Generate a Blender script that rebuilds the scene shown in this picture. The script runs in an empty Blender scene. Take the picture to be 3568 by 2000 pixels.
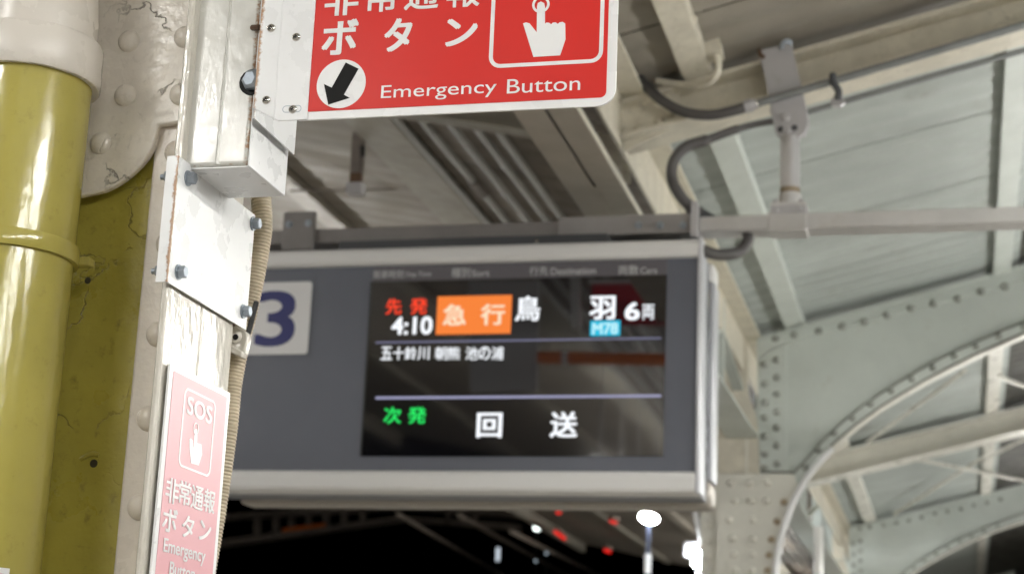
import bpy, math, random
from mathutils import Vector, Matrix
random.seed(7)
S = bpy.context.scene
COL = S.collection
R = math.radians

# ------------------------------------------------------------------ camera
# World frame: X across the platform, Y along it (away), Z up, platform floor at z = 0.
FPX, PW, PH = 6174.4, 3568.0, 2000.0
TILT, ROLL, YAW = R(14.6415), R(2.4239), R(14.5005)
EYE = Vector((0, 0, 1.6))
FW = Vector((-math.sin(YAW)*math.cos(TILT), math.cos(YAW)*math.cos(TILT), math.sin(TILT)))
_r0 = Vector((math.cos(YAW), math.sin(YAW), 0)); _u0 = _r0.cross(FW)
RT = _r0*math.cos(ROLL) + _u0*math.sin(ROLL)
UP = _u0*math.cos(ROLL) - _r0*math.sin(ROLL)
cam = bpy.data.cameras.new('camera'); cam_o = bpy.data.objects.new('camera', cam); COL.objects.link(cam_o)
cam.sensor_width = 36.0; cam.lens = 36.0*FPX/PW
cam.clip_start = 0.05; cam.clip_end = 600
m = Matrix((RT, UP, -FW)).transposed().to_4x4(); m.translation = EYE
cam_o.matrix_world = m
cam.dof.use_dof = True; cam.dof.focus_distance = 2.30; cam.dof.aperture_fstop = 7.2
S.camera = cam_o

# ------------------------------------------------------------------ night sky
w = bpy.data.worlds.new('World'); S.world = w; w.use_nodes = True
nt = w.node_tree; bg = nt.nodes['Background']
sky = nt.nodes.new('ShaderNodeTexSky'); sky.sky_type = 'NISHITA'; sky.sun_disc = False
sky.sun_elevation = R(-6); sky.sun_rotation = R(200)
nt.links.new(sky.outputs[0], bg.inputs[0]); bg.inputs[1].default_value = 0.05
S.view_settings.view_transform = 'Standard'; S.view_settings.look = 'None'
S.view_settings.gamma = 1; S.view_settings.use_curve_mapping = False
S.view_settings.exposure = 0.0
LAMP = 90.0         # radiance of the fluorescent tubes
S.render.engine = 'CYCLES'
S.cycles.use_denoising = True
S.cycles.max_bounces = 8; S.cycles.diffuse_bounces = 5
S.cycles.sample_clamp_indirect = 8.0

# ------------------------------------------------------------------ from the photograph's pixels to places
def ray(x, y): return FW + RT*((x-PW/2)/FPX) - UP*((y-PH/2)/FPX)
def atY(x, y, Y): d = ray(x, y); return EYE + d*(Y/d.y)
def atX(x, y, X): d = ray(x, y); return EYE + d*(X/d.x)
def atZ(x, y, Z): d = ray(x, y); return EYE + d*((Z-EYE.z)/d.z)
ZR, SR = 4.28, 0.25            # right roof wing: underside of purlins z = ZR + SR*X
def zr(X): return ZR + SR*X
def atR(x, y, off=0.0): d = ray(x, y); return EYE + d*((ZR+off-EYE.z)/(d.z-SR*d.x))
SL = 0.2                       # left roof wing rises to the left
def zl(X): return 3.98 + SL*(-1.2-X)
def atL(x, y, off=0.0): d = ray(x, y); return EYE + d*((3.98-1.2*SL+off-EYE.z)/(d.z+SL*d.x))
def crop(ox, oy, s): return lambda x, y: (ox+x/s, oy+y/s)

# ------------------------------------------------------------------ materials
MATS = {}
def mat(name, col, rough=0.5, metal=0.0, spec=0.5, var=0.0, vscale=6.0, bump=0.0, bscale=40.0, bstretch=(1, 1, 1),
        bdist=0.002, cracks=0.0, rust=(), dirt=0.0, ior=1.5, dirtcol=(0.12, 0.09, 0.06), dscale=14.0, emit=None, estr=0.0, coat=0.0, crscale=7.0):
    if name in MATS: return MATS[name]
    M = bpy.data.materials.new(name); M.use_nodes = True; MATS[name] = M
    t = M.node_tree; L = t.links.new; N = t.nodes.new
    b = t.nodes['Principled BSDF']
    b.inputs['Base Color'].default_value = (*col, 1); b.inputs['Roughness'].default_value = rough
    b.inputs['Metallic'].default_value = metal; b.inputs['Specular IOR Level'].default_value = spec
    b.inputs['Coat Weight'].default_value = coat; b.inputs['IOR'].default_value = ior
    if emit:
        b.inputs['Emission Color'].default_value = (*emit, 1); b.inputs['Emission Strength'].default_value = estr
    geo = N('ShaderNodeNewGeometry'); pos = geo.outputs['Position']
    def noise(sc, det=4, rg=0.55, vec=pos):
        n = N('ShaderNodeTexNoise'); n.inputs['Scale'].default_value = sc; n.inputs['Detail'].default_value = det
        n.inputs['Roughness'].default_value = rg; L(vec, n.inputs['Vector']); return n.outputs['Fac']
    def mr(v, a, c, lo=0.0, hi=1.0, smooth=True):
        n = N('ShaderNodeMapRange'); n.interpolation_type = 'SMOOTHSTEP' if smooth else 'LINEAR'
        n.inputs['From Min'].default_value = a; n.inputs['From Max'].default_value = c
        n.inputs['To Min'].default_value = lo; n.inputs['To Max'].default_value = hi
        L(v, n.inputs['Value']); return n.outputs['Result']
    def math_(op, a, c):
        n = N('ShaderNodeMath'); n.operation = op
        for i, v in enumerate((a, c)):
            if isinstance(v, (int, float)): n.inputs[i].default_value = v
            else: L(v, n.inputs[i])
        return n.outputs[0]
    def mix(fac, a, c):
        n = N('ShaderNodeMix'); n.data_type = 'RGBA'; L(fac, n.inputs[0])
        for i, v in ((6, a), (7, c)):
            if isinstance(v, tuple): n.inputs[i].default_value = (*v, 1)
            else: L(v, n.inputs[i])
        return n.outputs[2]
    cur = tuple(col); used = False
    if var > 0:
        f = mr(noise(vscale, 5, 0.6), 0.3, 0.7)
        cur = mix(f, tuple(max(0, c*(1-var)) for c in col), tuple(min(0.9, c*(1+var*0.6)) for c in col)); used = True
    if dirt > 0:
        f = math_('MULTIPLY', mr(noise(dscale, 8, 0.7), 0.55, 0.75), dirt)
        cur = mix(f, cur, dirtcol); used = True
    height = None
    if bump > 0:
        mp = N('ShaderNodeMapping'); mp.inputs['Scale'].default_value = bstretch; L(pos, mp.inputs['Vector'])
        height = math_('MULTIPLY', noise(bscale, 3, 0.5, mp.outputs[0]), bump)
    if cracks > 0:
        nn = N('ShaderNodeTexNoise'); nn.inputs['Scale'].default_value = 14; nn.inputs['Detail'].default_value = 6; L(pos, nn.inputs['Vector'])
        vm = N('ShaderNodeVectorMath'); vm.operation = 'SCALE'; vm.inputs['Scale'].default_value = 0.16; L(nn.outputs['Color'], vm.inputs[0])
        va = N('ShaderNodeVectorMath'); va.operation = 'ADD'; L(pos, va.inputs[0]); L(vm.outputs[0], va.inputs[1])
        vo = N('ShaderNodeTexVoronoi'); vo.feature = 'DISTANCE_TO_EDGE'; vo.inputs['Scale'].default_value = crscale; L(va.outputs[0], vo.inputs['Vector'])
        line = mr(vo.outputs['Distance'], 0.0, 0.016, 1, 0)
        f = math_('MULTIPLY', line, math_('MULTIPLY', mr(noise(8, 4), 0.44, 0.56), cracks))
        cur = mix(f, cur, tuple(c*0.35 for c in col)); used = True
        h2 = math_('MULTIPLY', f, -1.2)
        height = h2 if height is None else math_('ADD', height, h2)
    for axis, px, py, wd in rust:          # rust creeping along an edge that runs parallel to that axis
        sx = N('ShaderNodeSeparateXYZ'); L(pos, sx.inputs[0])
        o = [i for i in range(3) if i != axis]
        d1 = math_('SUBTRACT', sx.outputs[o[0]], px); d2 = math_('SUBTRACT', sx.outputs[o[1]], py)
        d = math_('SQRT', math_('ADD', math_('MULTIPLY', d1, d1), math_('MULTIPLY', d2, d2)), 0)
        d = math_('ADD', d, math_('MULTIPLY', math_('SUBTRACT', noise(90, 6, 0.7), 0.5), wd*3.2))
        f = mr(d, wd*0.25, wd, 0.95, 0)
        cur = mix(f, cur, mix(noise(220, 4), (0.16, 0.055, 0.015), (0.5, 0.27, 0.1))); used = True
    if used: L(cur, b.inputs['Base Color'])
    if height is not None:
        bp = N('ShaderNodeBump'); bp.inputs['Strength'].default_value = 1.0; bp.inputs['Distance'].default_value = bdist
        L(height, bp.inputs['Height']); L(bp.outputs[0], b.inputs['Normal'])
    if used and rough > 0.15 and metal < 0.5:
        L(mr(noise(vscale*2.3, 5), 0.3, 0.7, max(0.03, rough-0.08), min(1, rough+0.1)), b.inputs['Roughness'])
    return M

CREAM = mat('cream_column_paint', (0.76, 0.71, 0.64), 0.3, var=0.10, vscale=9, bump=1, bscale=48, bdist=0.0026, cracks=0.75, dirt=0.3, dirtcol=(0.2, 0.16, 0.12), dscale=45)
CREAMF = mat('cream_flange_paint', (0.72, 0.66, 0.59), 0.32, var=0.10, vscale=9, bump=1, bscale=60, bdist=0.0012, dirt=0.2, dirtcol=(0.2, 0.15, 0.1), dscale=40)
YELLOW = mat('olive_yellow_paint', (0.40, 0.345, 0.06), 0.33, var=0.13, vscale=7, bump=1, bscale=50, bdist=0.0014, cracks=0.8, dirt=0.5, dirtcol=(0.06, 0.05, 0.02), dscale=55, crscale=6)
PIPE_Y = mat('olive_yellow_pipe_gloss', (0.42, 0.365, 0.09), 0.15, var=0.08, vscale=5, bump=1, bscale=30, bstretch=(1, 1, 0.4), bdist=0.0014, spec=0.7, dirt=0.3, dirtcol=(0.14, 0.11, 0.04), dscale=38)
PIPE_C = mat('cream_pipe_gloss', (0.70, 0.655, 0.60), 0.25, var=0.05, bump=1, bscale=30, bdist=0.0012)
POST = mat('post_gloss_paint', (0.60, 0.57, 0.51), 0.15, var=0.07, vscale=12, bump=1, bscale=80, bstretch=(1, 1, 0.5), bdist=0.0016, spec=0.6, dirt=0.2, dirtcol=(0.3, 0.22, 0.14), dscale=35)
BOXM = mat('bracket_box_gloss', (0.63, 0.625, 0.59), 0.19, var=0.05, vscale=12, bump=1, bscale=110, bstretch=(1, 1, 0.5), bdist=0.0004, spec=0.6, dirt=0.2, dirtcol=(0.3, 0.24, 0.15), dscale=30,
           rust=((2, -0.914, 2.10, 0.009), (0, 2.10, 2.343, 0.004)))
WHITE = mat('white_sheet_metal', (0.78, 0.79, 0.80), 0.3, var=0.03, vscale=8, dirt=0.07, dirtcol=(0.4, 0.34, 0.25), dscale=60, rust=((2, -1.0, 2.063, 0.004),))
WHITEB = mat('white_bracket', (0.76, 0.765, 0.78), 0.3, var=0.03, vscale=8, dirt=0.08, dirtcol=(0.45, 0.38, 0.28), dscale=55, rust=((2, -0.906, 2.079, 0.006),))
SIGNW = mat('sign_white', (0.80, 0.80, 0.81), 0.3, var=0.02)
SIGNR = mat('sign_red', (0.62, 0.024, 0.018), 0.4, spec=0.25, var=0.03, vscale=3)
BLACK = mat('sign_black', (0.008, 0.008, 0.008), 0.5, spec=0.12)
HOLE = mat('dark_olive_hole', (0.035, 0.03, 0.012), 0.7)
SOSR = mat('sos_sign_red', (0.69, 0.33, 0.37), 0.36, ior=1.75)  # paled base colour carries some of the lamp glare
BOLT = mat('galvanised_bolt', (0.33, 0.37, 0.42), 0.42, 0.75, bump=1, bscale=300, bdist=0.0004)
STEEL = mat('stainless_screw', (0.62, 0.60, 0.56), 0.24, 1.0)
FLEX = mat('corrugated_conduit_cream', (0.46, 0.39, 0.28), 0.45, var=0.2, vscale=25, dirt=0.4, dirtcol=(0.14, 0.1, 0.06), dscale=60)
ZIP = mat('black_plastic', (0.015, 0.016, 0.018), 0.35)
ALU = mat('display_frame_aluminium', (0.74, 0.735, 0.73), 0.42, 0.0)
ALUS = mat('display_side_aluminium', (0.64, 0.65, 0.69), 0.36, 0.25)
PANEL = mat('display_panel_grey', (0.116, 0.125, 0.156), 0.42, var=0.02)
GREYD = mat('dark_grey_steel', (0.06, 0.063, 0.07), 0.5)
SCREEN = mat('screen_glass', (0.006, 0.006, 0.008), 0.04, spec=0.5, ior=2.05)
HEAD = mat('header_strip', (0.115, 0.108, 0.122), 0.4)
HEADT = mat('header_lettering', (0.55, 0.55, 0.57), 0.5)
NUMW = mat('number_plate_white', (0.74, 0.74, 0.75), 0.35)
NAVY = mat('navy_lettering', (0.010, 0.014, 0.13), 0.4)
RAIL = mat('rail_steel', (0.56, 0.55, 0.54), 0.36, 0.35, var=0.08, vscale=5, dirt=0.25, dirtcol=(0.25, 0.2, 0.12), dscale=10)
RAILD = mat('dark_rail_steel', (0.22, 0.205, 0.20), 0.45, 0.2, var=0.1, vscale=6)
RAILP = mat('mid_rail_steel', (0.30, 0.285, 0.28), 0.42, 0.2, var=0.1, vscale=6)
GALV = mat('hanger_grey_paint', (0.42, 0.41, 0.42), 0.4, var=0.06, vscale=8, dirt=0.2, dirtcol=(0.2, 0.16, 0.1), dscale=12)
CONDS = mat('steel_conduit', (0.24, 0.25, 0.25), 0.38, 0.4, var=0.1, vscale=10)
RUBBER = mat('grey_flexible_conduit', (0.075, 0.07, 0.07), 0.45, var=0.1)
BEAMC = mat('cream_rafter_paint', (0.65, 0.61, 0.51), 0.45, var=0.12, vscale=8, bump=1, bscale=30, bdist=0.004, cracks=0.5, dirt=0.3, dirtcol=(0.25, 0.19, 0.12), dscale=12)
BEAMG = mat('pale_green_girder_paint', (0.55, 0.59, 0.555), 0.42, var=0.06, vscale=3, bump=1, bscale=14, bdist=0.004, dirt=0.25, dirtcol=(0.3, 0.28, 0.22), dscale=6)
BEAMF = mat('grey_cream_girder_paint', (0.73, 0.715, 0.65), 0.32, var=0.07, vscale=3, bump=1, bscale=14, bdist=0.004, dirt=0.25, dirtcol=(0.3, 0.25, 0.18), dscale=6)
RIVET_SH = mat('shaded_green_rivet', (0.33, 0.345, 0.315), 0.55, var=0.2, vscale=20)  # shade on the girder rivets put into a darker colour
EDGE_SH = mat('edge_shadow_line', (0.17, 0.165, 0.145), 0.8, var=0.2, vscale=10)  # dark tone of the shadow strips beside the angle irons
RUSTY = mat('rusted_rivet_line', (0.42, 0.34, 0.24), 0.6, var=0.25, vscale=20)
SHEET_R = mat('roof_sheet_green', (0.44, 0.48, 0.46), 0.5, var=0.12, vscale=1.6, dirt=0.5, dirtcol=(0.20, 0.175, 0.14), dscale=1.7)
SHEET_B = mat('roof_sheet_taupe', (0.29, 0.265, 0.225), 0.5, var=0.12, vscale=2.2, dirt=0.35, dirtcol=(0.14, 0.11, 0.08), dscale=3)
SHEET_N = mat('brown_ceiling_boards', (0.19, 0.16, 0.13), 0.6, var=0.2, vscale=4, dirt=0.3, dirtcol=(0.08, 0.06, 0.045), dscale=6)
SHEET_D = mat('roof_sheet_dark', (0.05, 0.048, 0.04), 0.6, var=0.3, vscale=3)  # much darker tone for the outer right-hand sheets
SHEET_L = mat('roof_sheet_left_taupe', (0.26, 0.23, 0.19), 0.55, var=0.12, vscale=1.8, dirt=0.4, dirtcol=(0.14, 0.11, 0.08), dscale=3.2)
PURL = mat('purlin_grey_cream', (0.31, 0.285, 0.235), 0.5, var=0.1, vscale=6, dirt=0.3, dirtcol=(0.2, 0.15, 0.1), dscale=9)
DUCT = mat('cable_duct_cream', (0.37, 0.335, 0.28), 0.42, var=0.06, vscale=4)
TUBE = mat('painted_tube_grey', (0.45, 0.45, 0.43), 0.35, 0.2, var=0.08)
RUST = mat('rusty_steel', (0.10, 0.055, 0.03), 0.7, var=0.4, vscale=30)
HBAR = mat('hanger_bar_brown_grey', (0.20, 0.17, 0.15), 0.55, var=0.15, vscale=20)
CONC = mat('platform_concrete', (0.33, 0.31, 0.28), 0.8, var=0.15, vscale=2)
DARKB = mat('far_dark_brown_steel', (0.24, 0.20, 0.165), 0.7, var=0.2)
DARKG = mat('far_dark_green_steel', (0.05, 0.06, 0.055), 0.6, var=0.2)
ORANGE = mat('orange_painted_steel', (0.85, 0.22, 0.05), 0.2, var=0.05)
def glow(n, c, s): return mat(n, (0, 0, 0), 0.6, spec=0.0, emit=c, estr=s)
LED_W = glow('screen_white', (0.93, 0.96, 1.0), 1.15)
LED_R = glow('screen_red', (1.0, 0.07, 0.03), 1.05)
LED_O = glow('screen_orange', (1.0, 0.25, 0.05), 0.95)
LED_OW = glow('screen_on_orange_white', (1.0, 0.78, 0.55), 1.0)
LED_G = glow('screen_green', (0.03, 0.95, 0.16), 0.9)
LED_C = glow('screen_cyan', (0.03, 0.55, 0.80), 0.95)
LED_CW = glow('screen_on_cyan_white', (0.55, 0.92, 1.0), 1.0)
LED_L = glow('screen_rule', (0.42, 0.42, 0.62), 0.85)
LED_L2 = glow('screen_rule_dim', (0.25, 0.25, 0.38), 0.75)
TUBE_E = glow('fluorescent_tube', (1.0, 0.985, 0.93), LAMP)
TUBE_M = glow('bright_fluorescent_tube', (1.0, 0.985, 0.94), LAMP*1.5)
TUBE_N = glow('outer_row_tube', (1.0, 0.985, 0.94), LAMP*0.72)
LAMP_E = glow('platform_lamp_light', (0.9, 0.96, 1.0), 220)
SMALL_E = glow('small_lamp_light', (0.85, 0.95, 0.9), 4.0)
FAINT_E = glow('faint_lamp_light', (0.7, 0.85, 0.95), 0.6)
RED_E = glow('red_signal_light', (1.0, 0.025, 0.018), 1.0)

# ------------------------------------------------------------------ mesh building
class MB:
    def __init__(s): s.v = []; s.f = []; s.smooth = False
    def add(s, vs, fs):
        b = len(s.v); s.v += [Vector(v) for v in vs]; s.f += [tuple(i+b for i in f) for f in fs]; return s
    def box(s, x0, x1, y0, y1, z0, z1):
        return s.add([(x0,y0,z0),(x1,y0,z0),(x1,y1,z0),(x0,y1,z0),(x0,y0,z1),(x1,y0,z1),(x1,y1,z1),(x0,y1,z1)],
                     [(0,3,2,1),(4,5,6,7),(0,1,5,4),(1,2,6,5),(2,3,7,6),(3,0,4,7)])
    def prism(s, pts, off):            # polygon (3D points, any order) pushed along off
        n = len(pts); off = Vector(off)
        p = [Vector(q) for q in pts]
        nrm = Vector((0, 0, 0))
        for i in range(n): nrm += p[i].cross(p[(i+1) % n])
        if nrm.dot(off) > 0: p = p[::-1]
        return s.add(p+[q+off for q in p], [tuple(range(n)), tuple(range(2*n-1, n-1, -1))] + [(i, i+n, (i+1) % n+n, (i+1) % n) for i in range(n)])
    def tube(s, path, r, seg=12, caps=True):
        P = [Vector(p) for p in path]; n = len(P)
        rs = r if isinstance(r, (list, tuple)) else [r]*n
        T = [(P[min(i+1, n-1)]-P[max(i-1, 0)]).normalized() for i in range(n)]
        a = Vector((0, 0, 1)) if abs(T[0].z) < 0.9 else Vector((1, 0, 0))
        u = T[0].cross(a).normalized(); vs = []
        for i in range(n):
            u = (u-T[i]*u.dot(T[i])).normalized(); w_ = T[i].cross(u)
            for k in range(seg):
                q = 2*math.pi*k/seg; vs.append(P[i]+(u*math.cos(q)+w_*math.sin(q))*rs[i])
        fs = [(i*seg+k, i*seg+(k+1) % seg, (i+1)*seg+(k+1) % seg, (i+1)*seg+k) for i in range(n-1) for k in range(seg)]
        if caps: fs += [tuple(range(seg-1, -1, -1)), tuple(range((n-1)*seg, n*seg))]
        s.smooth = True
        return s.add(vs, fs)
    def beam(s, p0, p1, w_, h, up=(0, 0, 1)):   # rectangular bar between two points
        p0, p1 = Vector(p0), Vector(p1); t_ = (p1-p0).normalized(); sd = t_.cross(Vector(up)).normalized(); u = sd.cross(t_)
        c = [sd*a*w_/2+u*b*h/2 for a, b in ((-1,-1),(1,-1),(1,1),(-1,1))]
        return s.add([p0+q for q in c]+[p1+q for q in c], [(0,1,2,3)[::-1],(4,5,6,7),(0,1,5,4),(1,2,6,5),(2,3,7,6),(3,0,4,7)])
    def lathe(s, prof, c, axis, seg=20):   # prof: (radius, height along axis)
        c = Vector(c); ax = Vector(axis).normalized(); a = Vector((0,0,1)) if abs(ax.z) < 0.9 else Vector((1,0,0))
        u = ax.cross(a).normalized(); w_ = ax.cross(u); vs = []; n = len(prof)
        for r_, h in prof:
            for k in range(seg):
                q = 2*math.pi*k/seg; vs.append(c+ax*h+(u*math.cos(q)+w_*math.sin(q))*r_)
        fs = [(i*seg+k, i*seg+(k+1) % seg, (i+1)*seg+(k+1) % seg, (i+1)*seg+k) for i in range(n-1) for k in range(seg)]
        fs += [tuple(range(seg-1, -1, -1)), tuple(range((n-1)*seg, n*seg))]
        s.smooth = True
        return s.add(vs, fs)
    def build(s, name, material, parent=None, bevel=0.0, seg=2, smooth=None):
        c = Vector((0, 0, 0))
        lo = [min(v[i] for v in s.v) for i in range(3)]; hi = [max(v[i] for v in s.v) for i in range(3)]
        c = Vector([(a+b)/2 for a, b in zip(lo, hi)])
        me = bpy.data.meshes.new(name); me.from_pydata([v-c for v in s.v], [], s.f); me.update()
        me.materials.append(material)
        sm = s.smooth if smooth is None else smooth
        if sm:
            me.polygons.foreach_set('use_smooth', [True]*len(me.polygons))
            me.set_sharp_from_angle(angle=R(40))
        o = bpy.data.objects.new(name, me); COL.objects.link(o)
        o.location = c
        if parent: attach(o, parent)
        if bevel > 0:
            bv = o.modifiers.new('bevel', 'BEVEL'); bv.width = bevel; bv.segments = seg; bv.limit_method = 'ANGLE'; bv.angle_limit = R(35)
            me.polygons.foreach_set('use_smooth', [True]*len(me.polygons)); me.set_sharp_from_angle(angle=R(40))
        return o
WLOC = {}
def wloc(o): return (wloc(o.parent) if o.parent else Vector((0, 0, 0))) + o.location
def attach(o, parent):
    o.location = o.location - wloc(parent); o.parent = parent
def tag(o, label=None, cat=None, group=None, kind=None):
    if label: o['label'] = label
    if cat: o['category'] = cat
    if group: o['group'] = group
    if kind: o['kind'] = kind
    return o
def thing(name, label, cat, loc, group=None):
    o = bpy.data.objects.new(name, None); COL.objects.link(o); o.location = loc; o.empty_display_size = 0.1
    return tag(o, label, cat, group)
def copy_tree(o, off=None, parent=None):
    c = o.copy(); COL.objects.link(c); c.parent = parent
    if off: c.location = o.location + Vector(off)
    for ch in list(o.children): copy_tree(ch, None, c)
    return c
def place(mesh_obj_data, name, loc, parent, material=None):
    o = bpy.data.objects.new(name, mesh_obj_data); COL.objects.link(o); o.location = loc; attach(o, parent); return o
def dome(name, r, h, material, axis=(0, -1, 0), seg=18):
    prof = [(r*1.06, -0.001), (r, 0.0)] + [(r*math.cos(a), h*math.sin(a)) for a in [R(x) for x in (18, 36, 54, 72, 84)]]
    b = MB().lathe(prof, (0, 0, 0), axis, seg)
    me = bpy.data.meshes.new(name); me.from_pydata(b.v, [], b.f); me.update(); me.materials.append(material)
    me.polygons.foreach_set('use_smooth', [True]*len(me.polygons)); return me
def hexbolt(name, r, h, axis, material=BOLT):
    b = MB(); b.lathe([(r*1.25, 0), (r*1.25, h*0.18), (r*1.02, h*0.2)], (0, 0, 0), axis, 16)
    b.lathe([(r, h*0.2), (r, h*0.92), (r*0.86, h)], (0, 0, 0), axis, 6)
    me = bpy.data.meshes.new(name); me.from_pydata(b.v, [], b.f); me.update(); me.materials.append(material); return me

# lettering: the built-in font turned into thin meshes, fitted into a box on a plane
def glyphs(txt, bold=0.0):
    cu = bpy.data.curves.new('lettering', 'FONT'); cu.body = txt; cu.size = 1.0; cu.offset = bold; cu.resolution_u = 6
    cu.fill_mode = 'FRONT'
    o = bpy.data.objects.new('lettering', cu); COL.objects.link(o)
    dg = bpy.context.evaluated_depsgraph_get(); dg.update()
    me = bpy.data.meshes.new_from_object(o.evaluated_get(dg))
    v = [x.co.copy() for x in me.vertices]; f = [tuple(p.vertices) for p in me.polygons]
    bpy.data.objects.remove(o); bpy.data.curves.remove(cu); bpy.data.meshes.remove(me)
    return v, f
def letter(name, txt, org, ux, uz, box, material, parent, bold=0.0):
    # box = (u0, u1, v0, v1) in metres along ux, uz from org
    v, f = glyphs(txt, 0.0)
    x0, x1 = min(p.x for p in v), max(p.x for p in v); y0, y1 = min(p.y for p in v), max(p.y for p in v)
    org, ux, uz = Vector(org), Vector(ux), Vector(uz)
    b = MB(); pts = []
    for p in v:
        u = box[0]+(p.x-x0)/(x1-x0)*(box[1]-box[0]); q = box[2]+(p.y-y0)/(y1-y0)*(box[3]-box[2])
        pts.append(org+ux*u+uz*q)
    nrm = ux.cross(uz); h_ = box[3]-box[2]; w2 = box[1]-box[0]; em = h_/max(1e-6, y1-y0)*bold
    shifts = [(0, 0)] if bold < 0.008 else [(-1, -0.6), (1, -0.6), (-1, 0.6), (1, 0.6), (0, 0)]
    for k, (a, c) in enumerate(shifts): b.add([p+ux*a*em+uz*c*em+nrm*0.00012*k for p in pts], f)
    return b.build(name, material, parent)
def rrect(x0, x1, z0, z1, r, n=6):      # rounded rectangle, 2D; r may be a 4-list (bl, br, tr, tl)
    r = r if isinstance(r, (list, tuple)) else [r]*4
    out = []
    for (cx, cz, a0), rr in zip(((x0, z0, 180), (x1, z0, 270), (x1, z1, 0), (x0, z1, 90)), r):
        sx = 1 if cx == x0 else -1; sz = 1 if cz == z0 else -1
        for k in range(n+1):
            a = R(a0+90*k/n); out.append((cx+sx*rr+rr*math.cos(a), cz+sz*rr+rr*math.sin(a)))
    return out
def ring2(outer, inner, to3, off):      # flat frame between two loops of equal length, with thickness
    n = len(outer); b = MB(); off = Vector(off)
    vs = [to3(*p) for p in outer]+[to3(*p) for p in inner]
    vs2 = [v+off for v in vs]
    fs = []
    for i in range(n):
        j = (i+1) % n
        fs += [(i, j, n+j, n+i), (2*n+i, 3*n+i, 3*n+j, 2*n+j), (i, 2*n+i, 2*n+j, j), (n+i, n+j, 3*n+j, 3*n+i)]
    return b.add(vs+vs2, fs)

def smooth_path(pts, n=10):
    P = [Vector(p) for p in pts]; out = []
    for i in range(len(P)-1):
        p0 = P[max(i-1, 0)]; p1 = P[i]; p2 = P[i+1]; p3 = P[min(i+2, len(P)-1)]
        for k in range(n):
            t = k/n
            out.append(0.5*((2*p1)+(p2-p0)*t+(2*p0-5*p1+4*p2-p3)*t*t+(3*p1-p0-3*p2+p3)*t**3))
    out.append(P[-1]); return out
# ------------------------------------------------------------------ platform floor
tag(MB().box(-9, 7, -14, 45, -0.3, 0).build('platform', CONC), kind='structure')
tag(MB().box(-300, 300, -200, 500, -1.5, -1.3).build('ground', mat('track_ballast', (0.10, 0.09, 0.08), 0.9, var=0.3, vscale=4)), kind='structure')

# ------------------------------------------------------------------ roof wings, sheets and purlins
YA, YB = -7.0, 29.4
def sheet(x0, x1, y0, y1, zf, material, parent, rib=1.0):
    n = 5; pw = (y1-y0)/n; prof = []
    for k in range(n):
        a = y0+k*pw
        prof += [(a+(0.007 if k == 0 else 0.003), 0.010), (a+pw*0.12, 0.0094), (a+pw*0.26, 0.004), (a+pw*0.40, 0.0005), (a+pw*0.5, 0), (a+pw*0.62, 0.0005), (a+pw*0.76, 0.004), (a+pw*0.9, 0.0094)]
    prof.append((y1-0.007, 0.009))
    prof = [(a, h*rib) for a, h in prof]
    vs = []; m_ = len(prof)
    for x in (x0, x1):
        for y, h in prof: vs.append((x, y, zf(x)+h))
    for x in (x0, x1):
        for y, h in prof: vs.append((x, y, zf(x)+h+0.0025))
    fs = [(i, i+1, m_+i+1, m_+i) for i in range(m_-1)] + [(2*m_+i, 3*m_+i, 3*m_+i+1, 2*m_+i+1) for i in range(m_-1)]
    b = MB().add(vs, fs); b.smooth = True; return b.build('roof_sheet', material, parent)
rr_ = thing('roof', 'pale ribbed metal roof wing rising to the right over the platform', 'roof', (0.5, 10, zr(0.5)+0.1))
rl_ = thing('roof', 'brownish ribbed metal roof wing rising to the left above the departure display', 'roof', (-3.6, 10, zl(-3.6)+0.1))
step = 0.91; y = YA
while y < YB-0.2:
    mr_ = SHEET_B if y < 6.1 else SHEET_R
    sheet(-1.28, 0.36, y, y+step, lambda X: zr(X)+0.052, mr_, rr_)
    sheet(0.36, 6.2, y, y+step, lambda X: zr(X)+0.056, SHEET_R if y < 8.4 else SHEET_D, rr_)
    sheet(-6.15, -2.34, y, y+step, lambda X: zl(X)+0.052, SHEET_L, rl_, 0.4)
    sheet(-2.33, -1.30, y, y+step, lambda X: zl(X)+0.052, SHEET_N, rl_, 0.4)
    y += step
def purlin(x0, x1, y0, y1, zf, h, material, label, group):
    t = thing('purlin', label, 'purlin', ((x0+x1)/2, y0, zf(x0)), group)
    MB().prism([(x0, y0, zf(x0)), (x1, y0, zf(x1)), (x1, y0, zf(x1)+0.049), (x0, y0, zf(x0)+0.049)], (0, y1-y0, 0)).build('bar', material, t, bevel=0.004)
    n = max(2, int((y1-y0)/1.1)); me = dome('bolt', 0.016, 0.014, material, (1, 0, 0), 10)
    for k in range(n): place(me, 'bolt', (x1-0.002, y0+(k+0.45)*(y1-y0)/n, zf(x1)+0.022), t)
    return t
YR0, YR1, YR2, YR3 = 6.15, 10.12, 14.35, 18.8
G = 'roof purlins'
purlin(-0.963, -0.86, YA, YR0+0.16, zr, 0.095, BEAMC, 'cream purlin at the top edge beside the small junction box', G)
purlin(-0.963, -0.853, YR0+0.18, YR1+0.1, zr, 0.095, BEAMG, 'pale green purlin running from the cream rafter down to the arched girder', G)
purlin(-0.963, -0.853, YR1+0.12, YB, zr, 0.095, BEAMF, 'purlin next to the columns behind the nearest arched girder', G)
purlin(0.215, 0.315, YA, YR1+0.1, zr, 0.095, BEAMG, 'upright-looking pale purlin at the right edge above the arched girder', G)
purlin(0.215, 0.315, YR1+0.12, YB, zr, 0.095, BEAMF, 'right-hand purlin seen through the opening under the arched girder', G)
purlin(-2.60, -2.345, YA, YB-0.4, zl, 0.095, PURL, 'broad purlin left of the row of thin tubes', G)
purlin(-3.46, -3.31, YA, YB-0.4, zl, 0.095, DUCT, 'pale purlin just above the display support rail near the white box', G)
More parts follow.
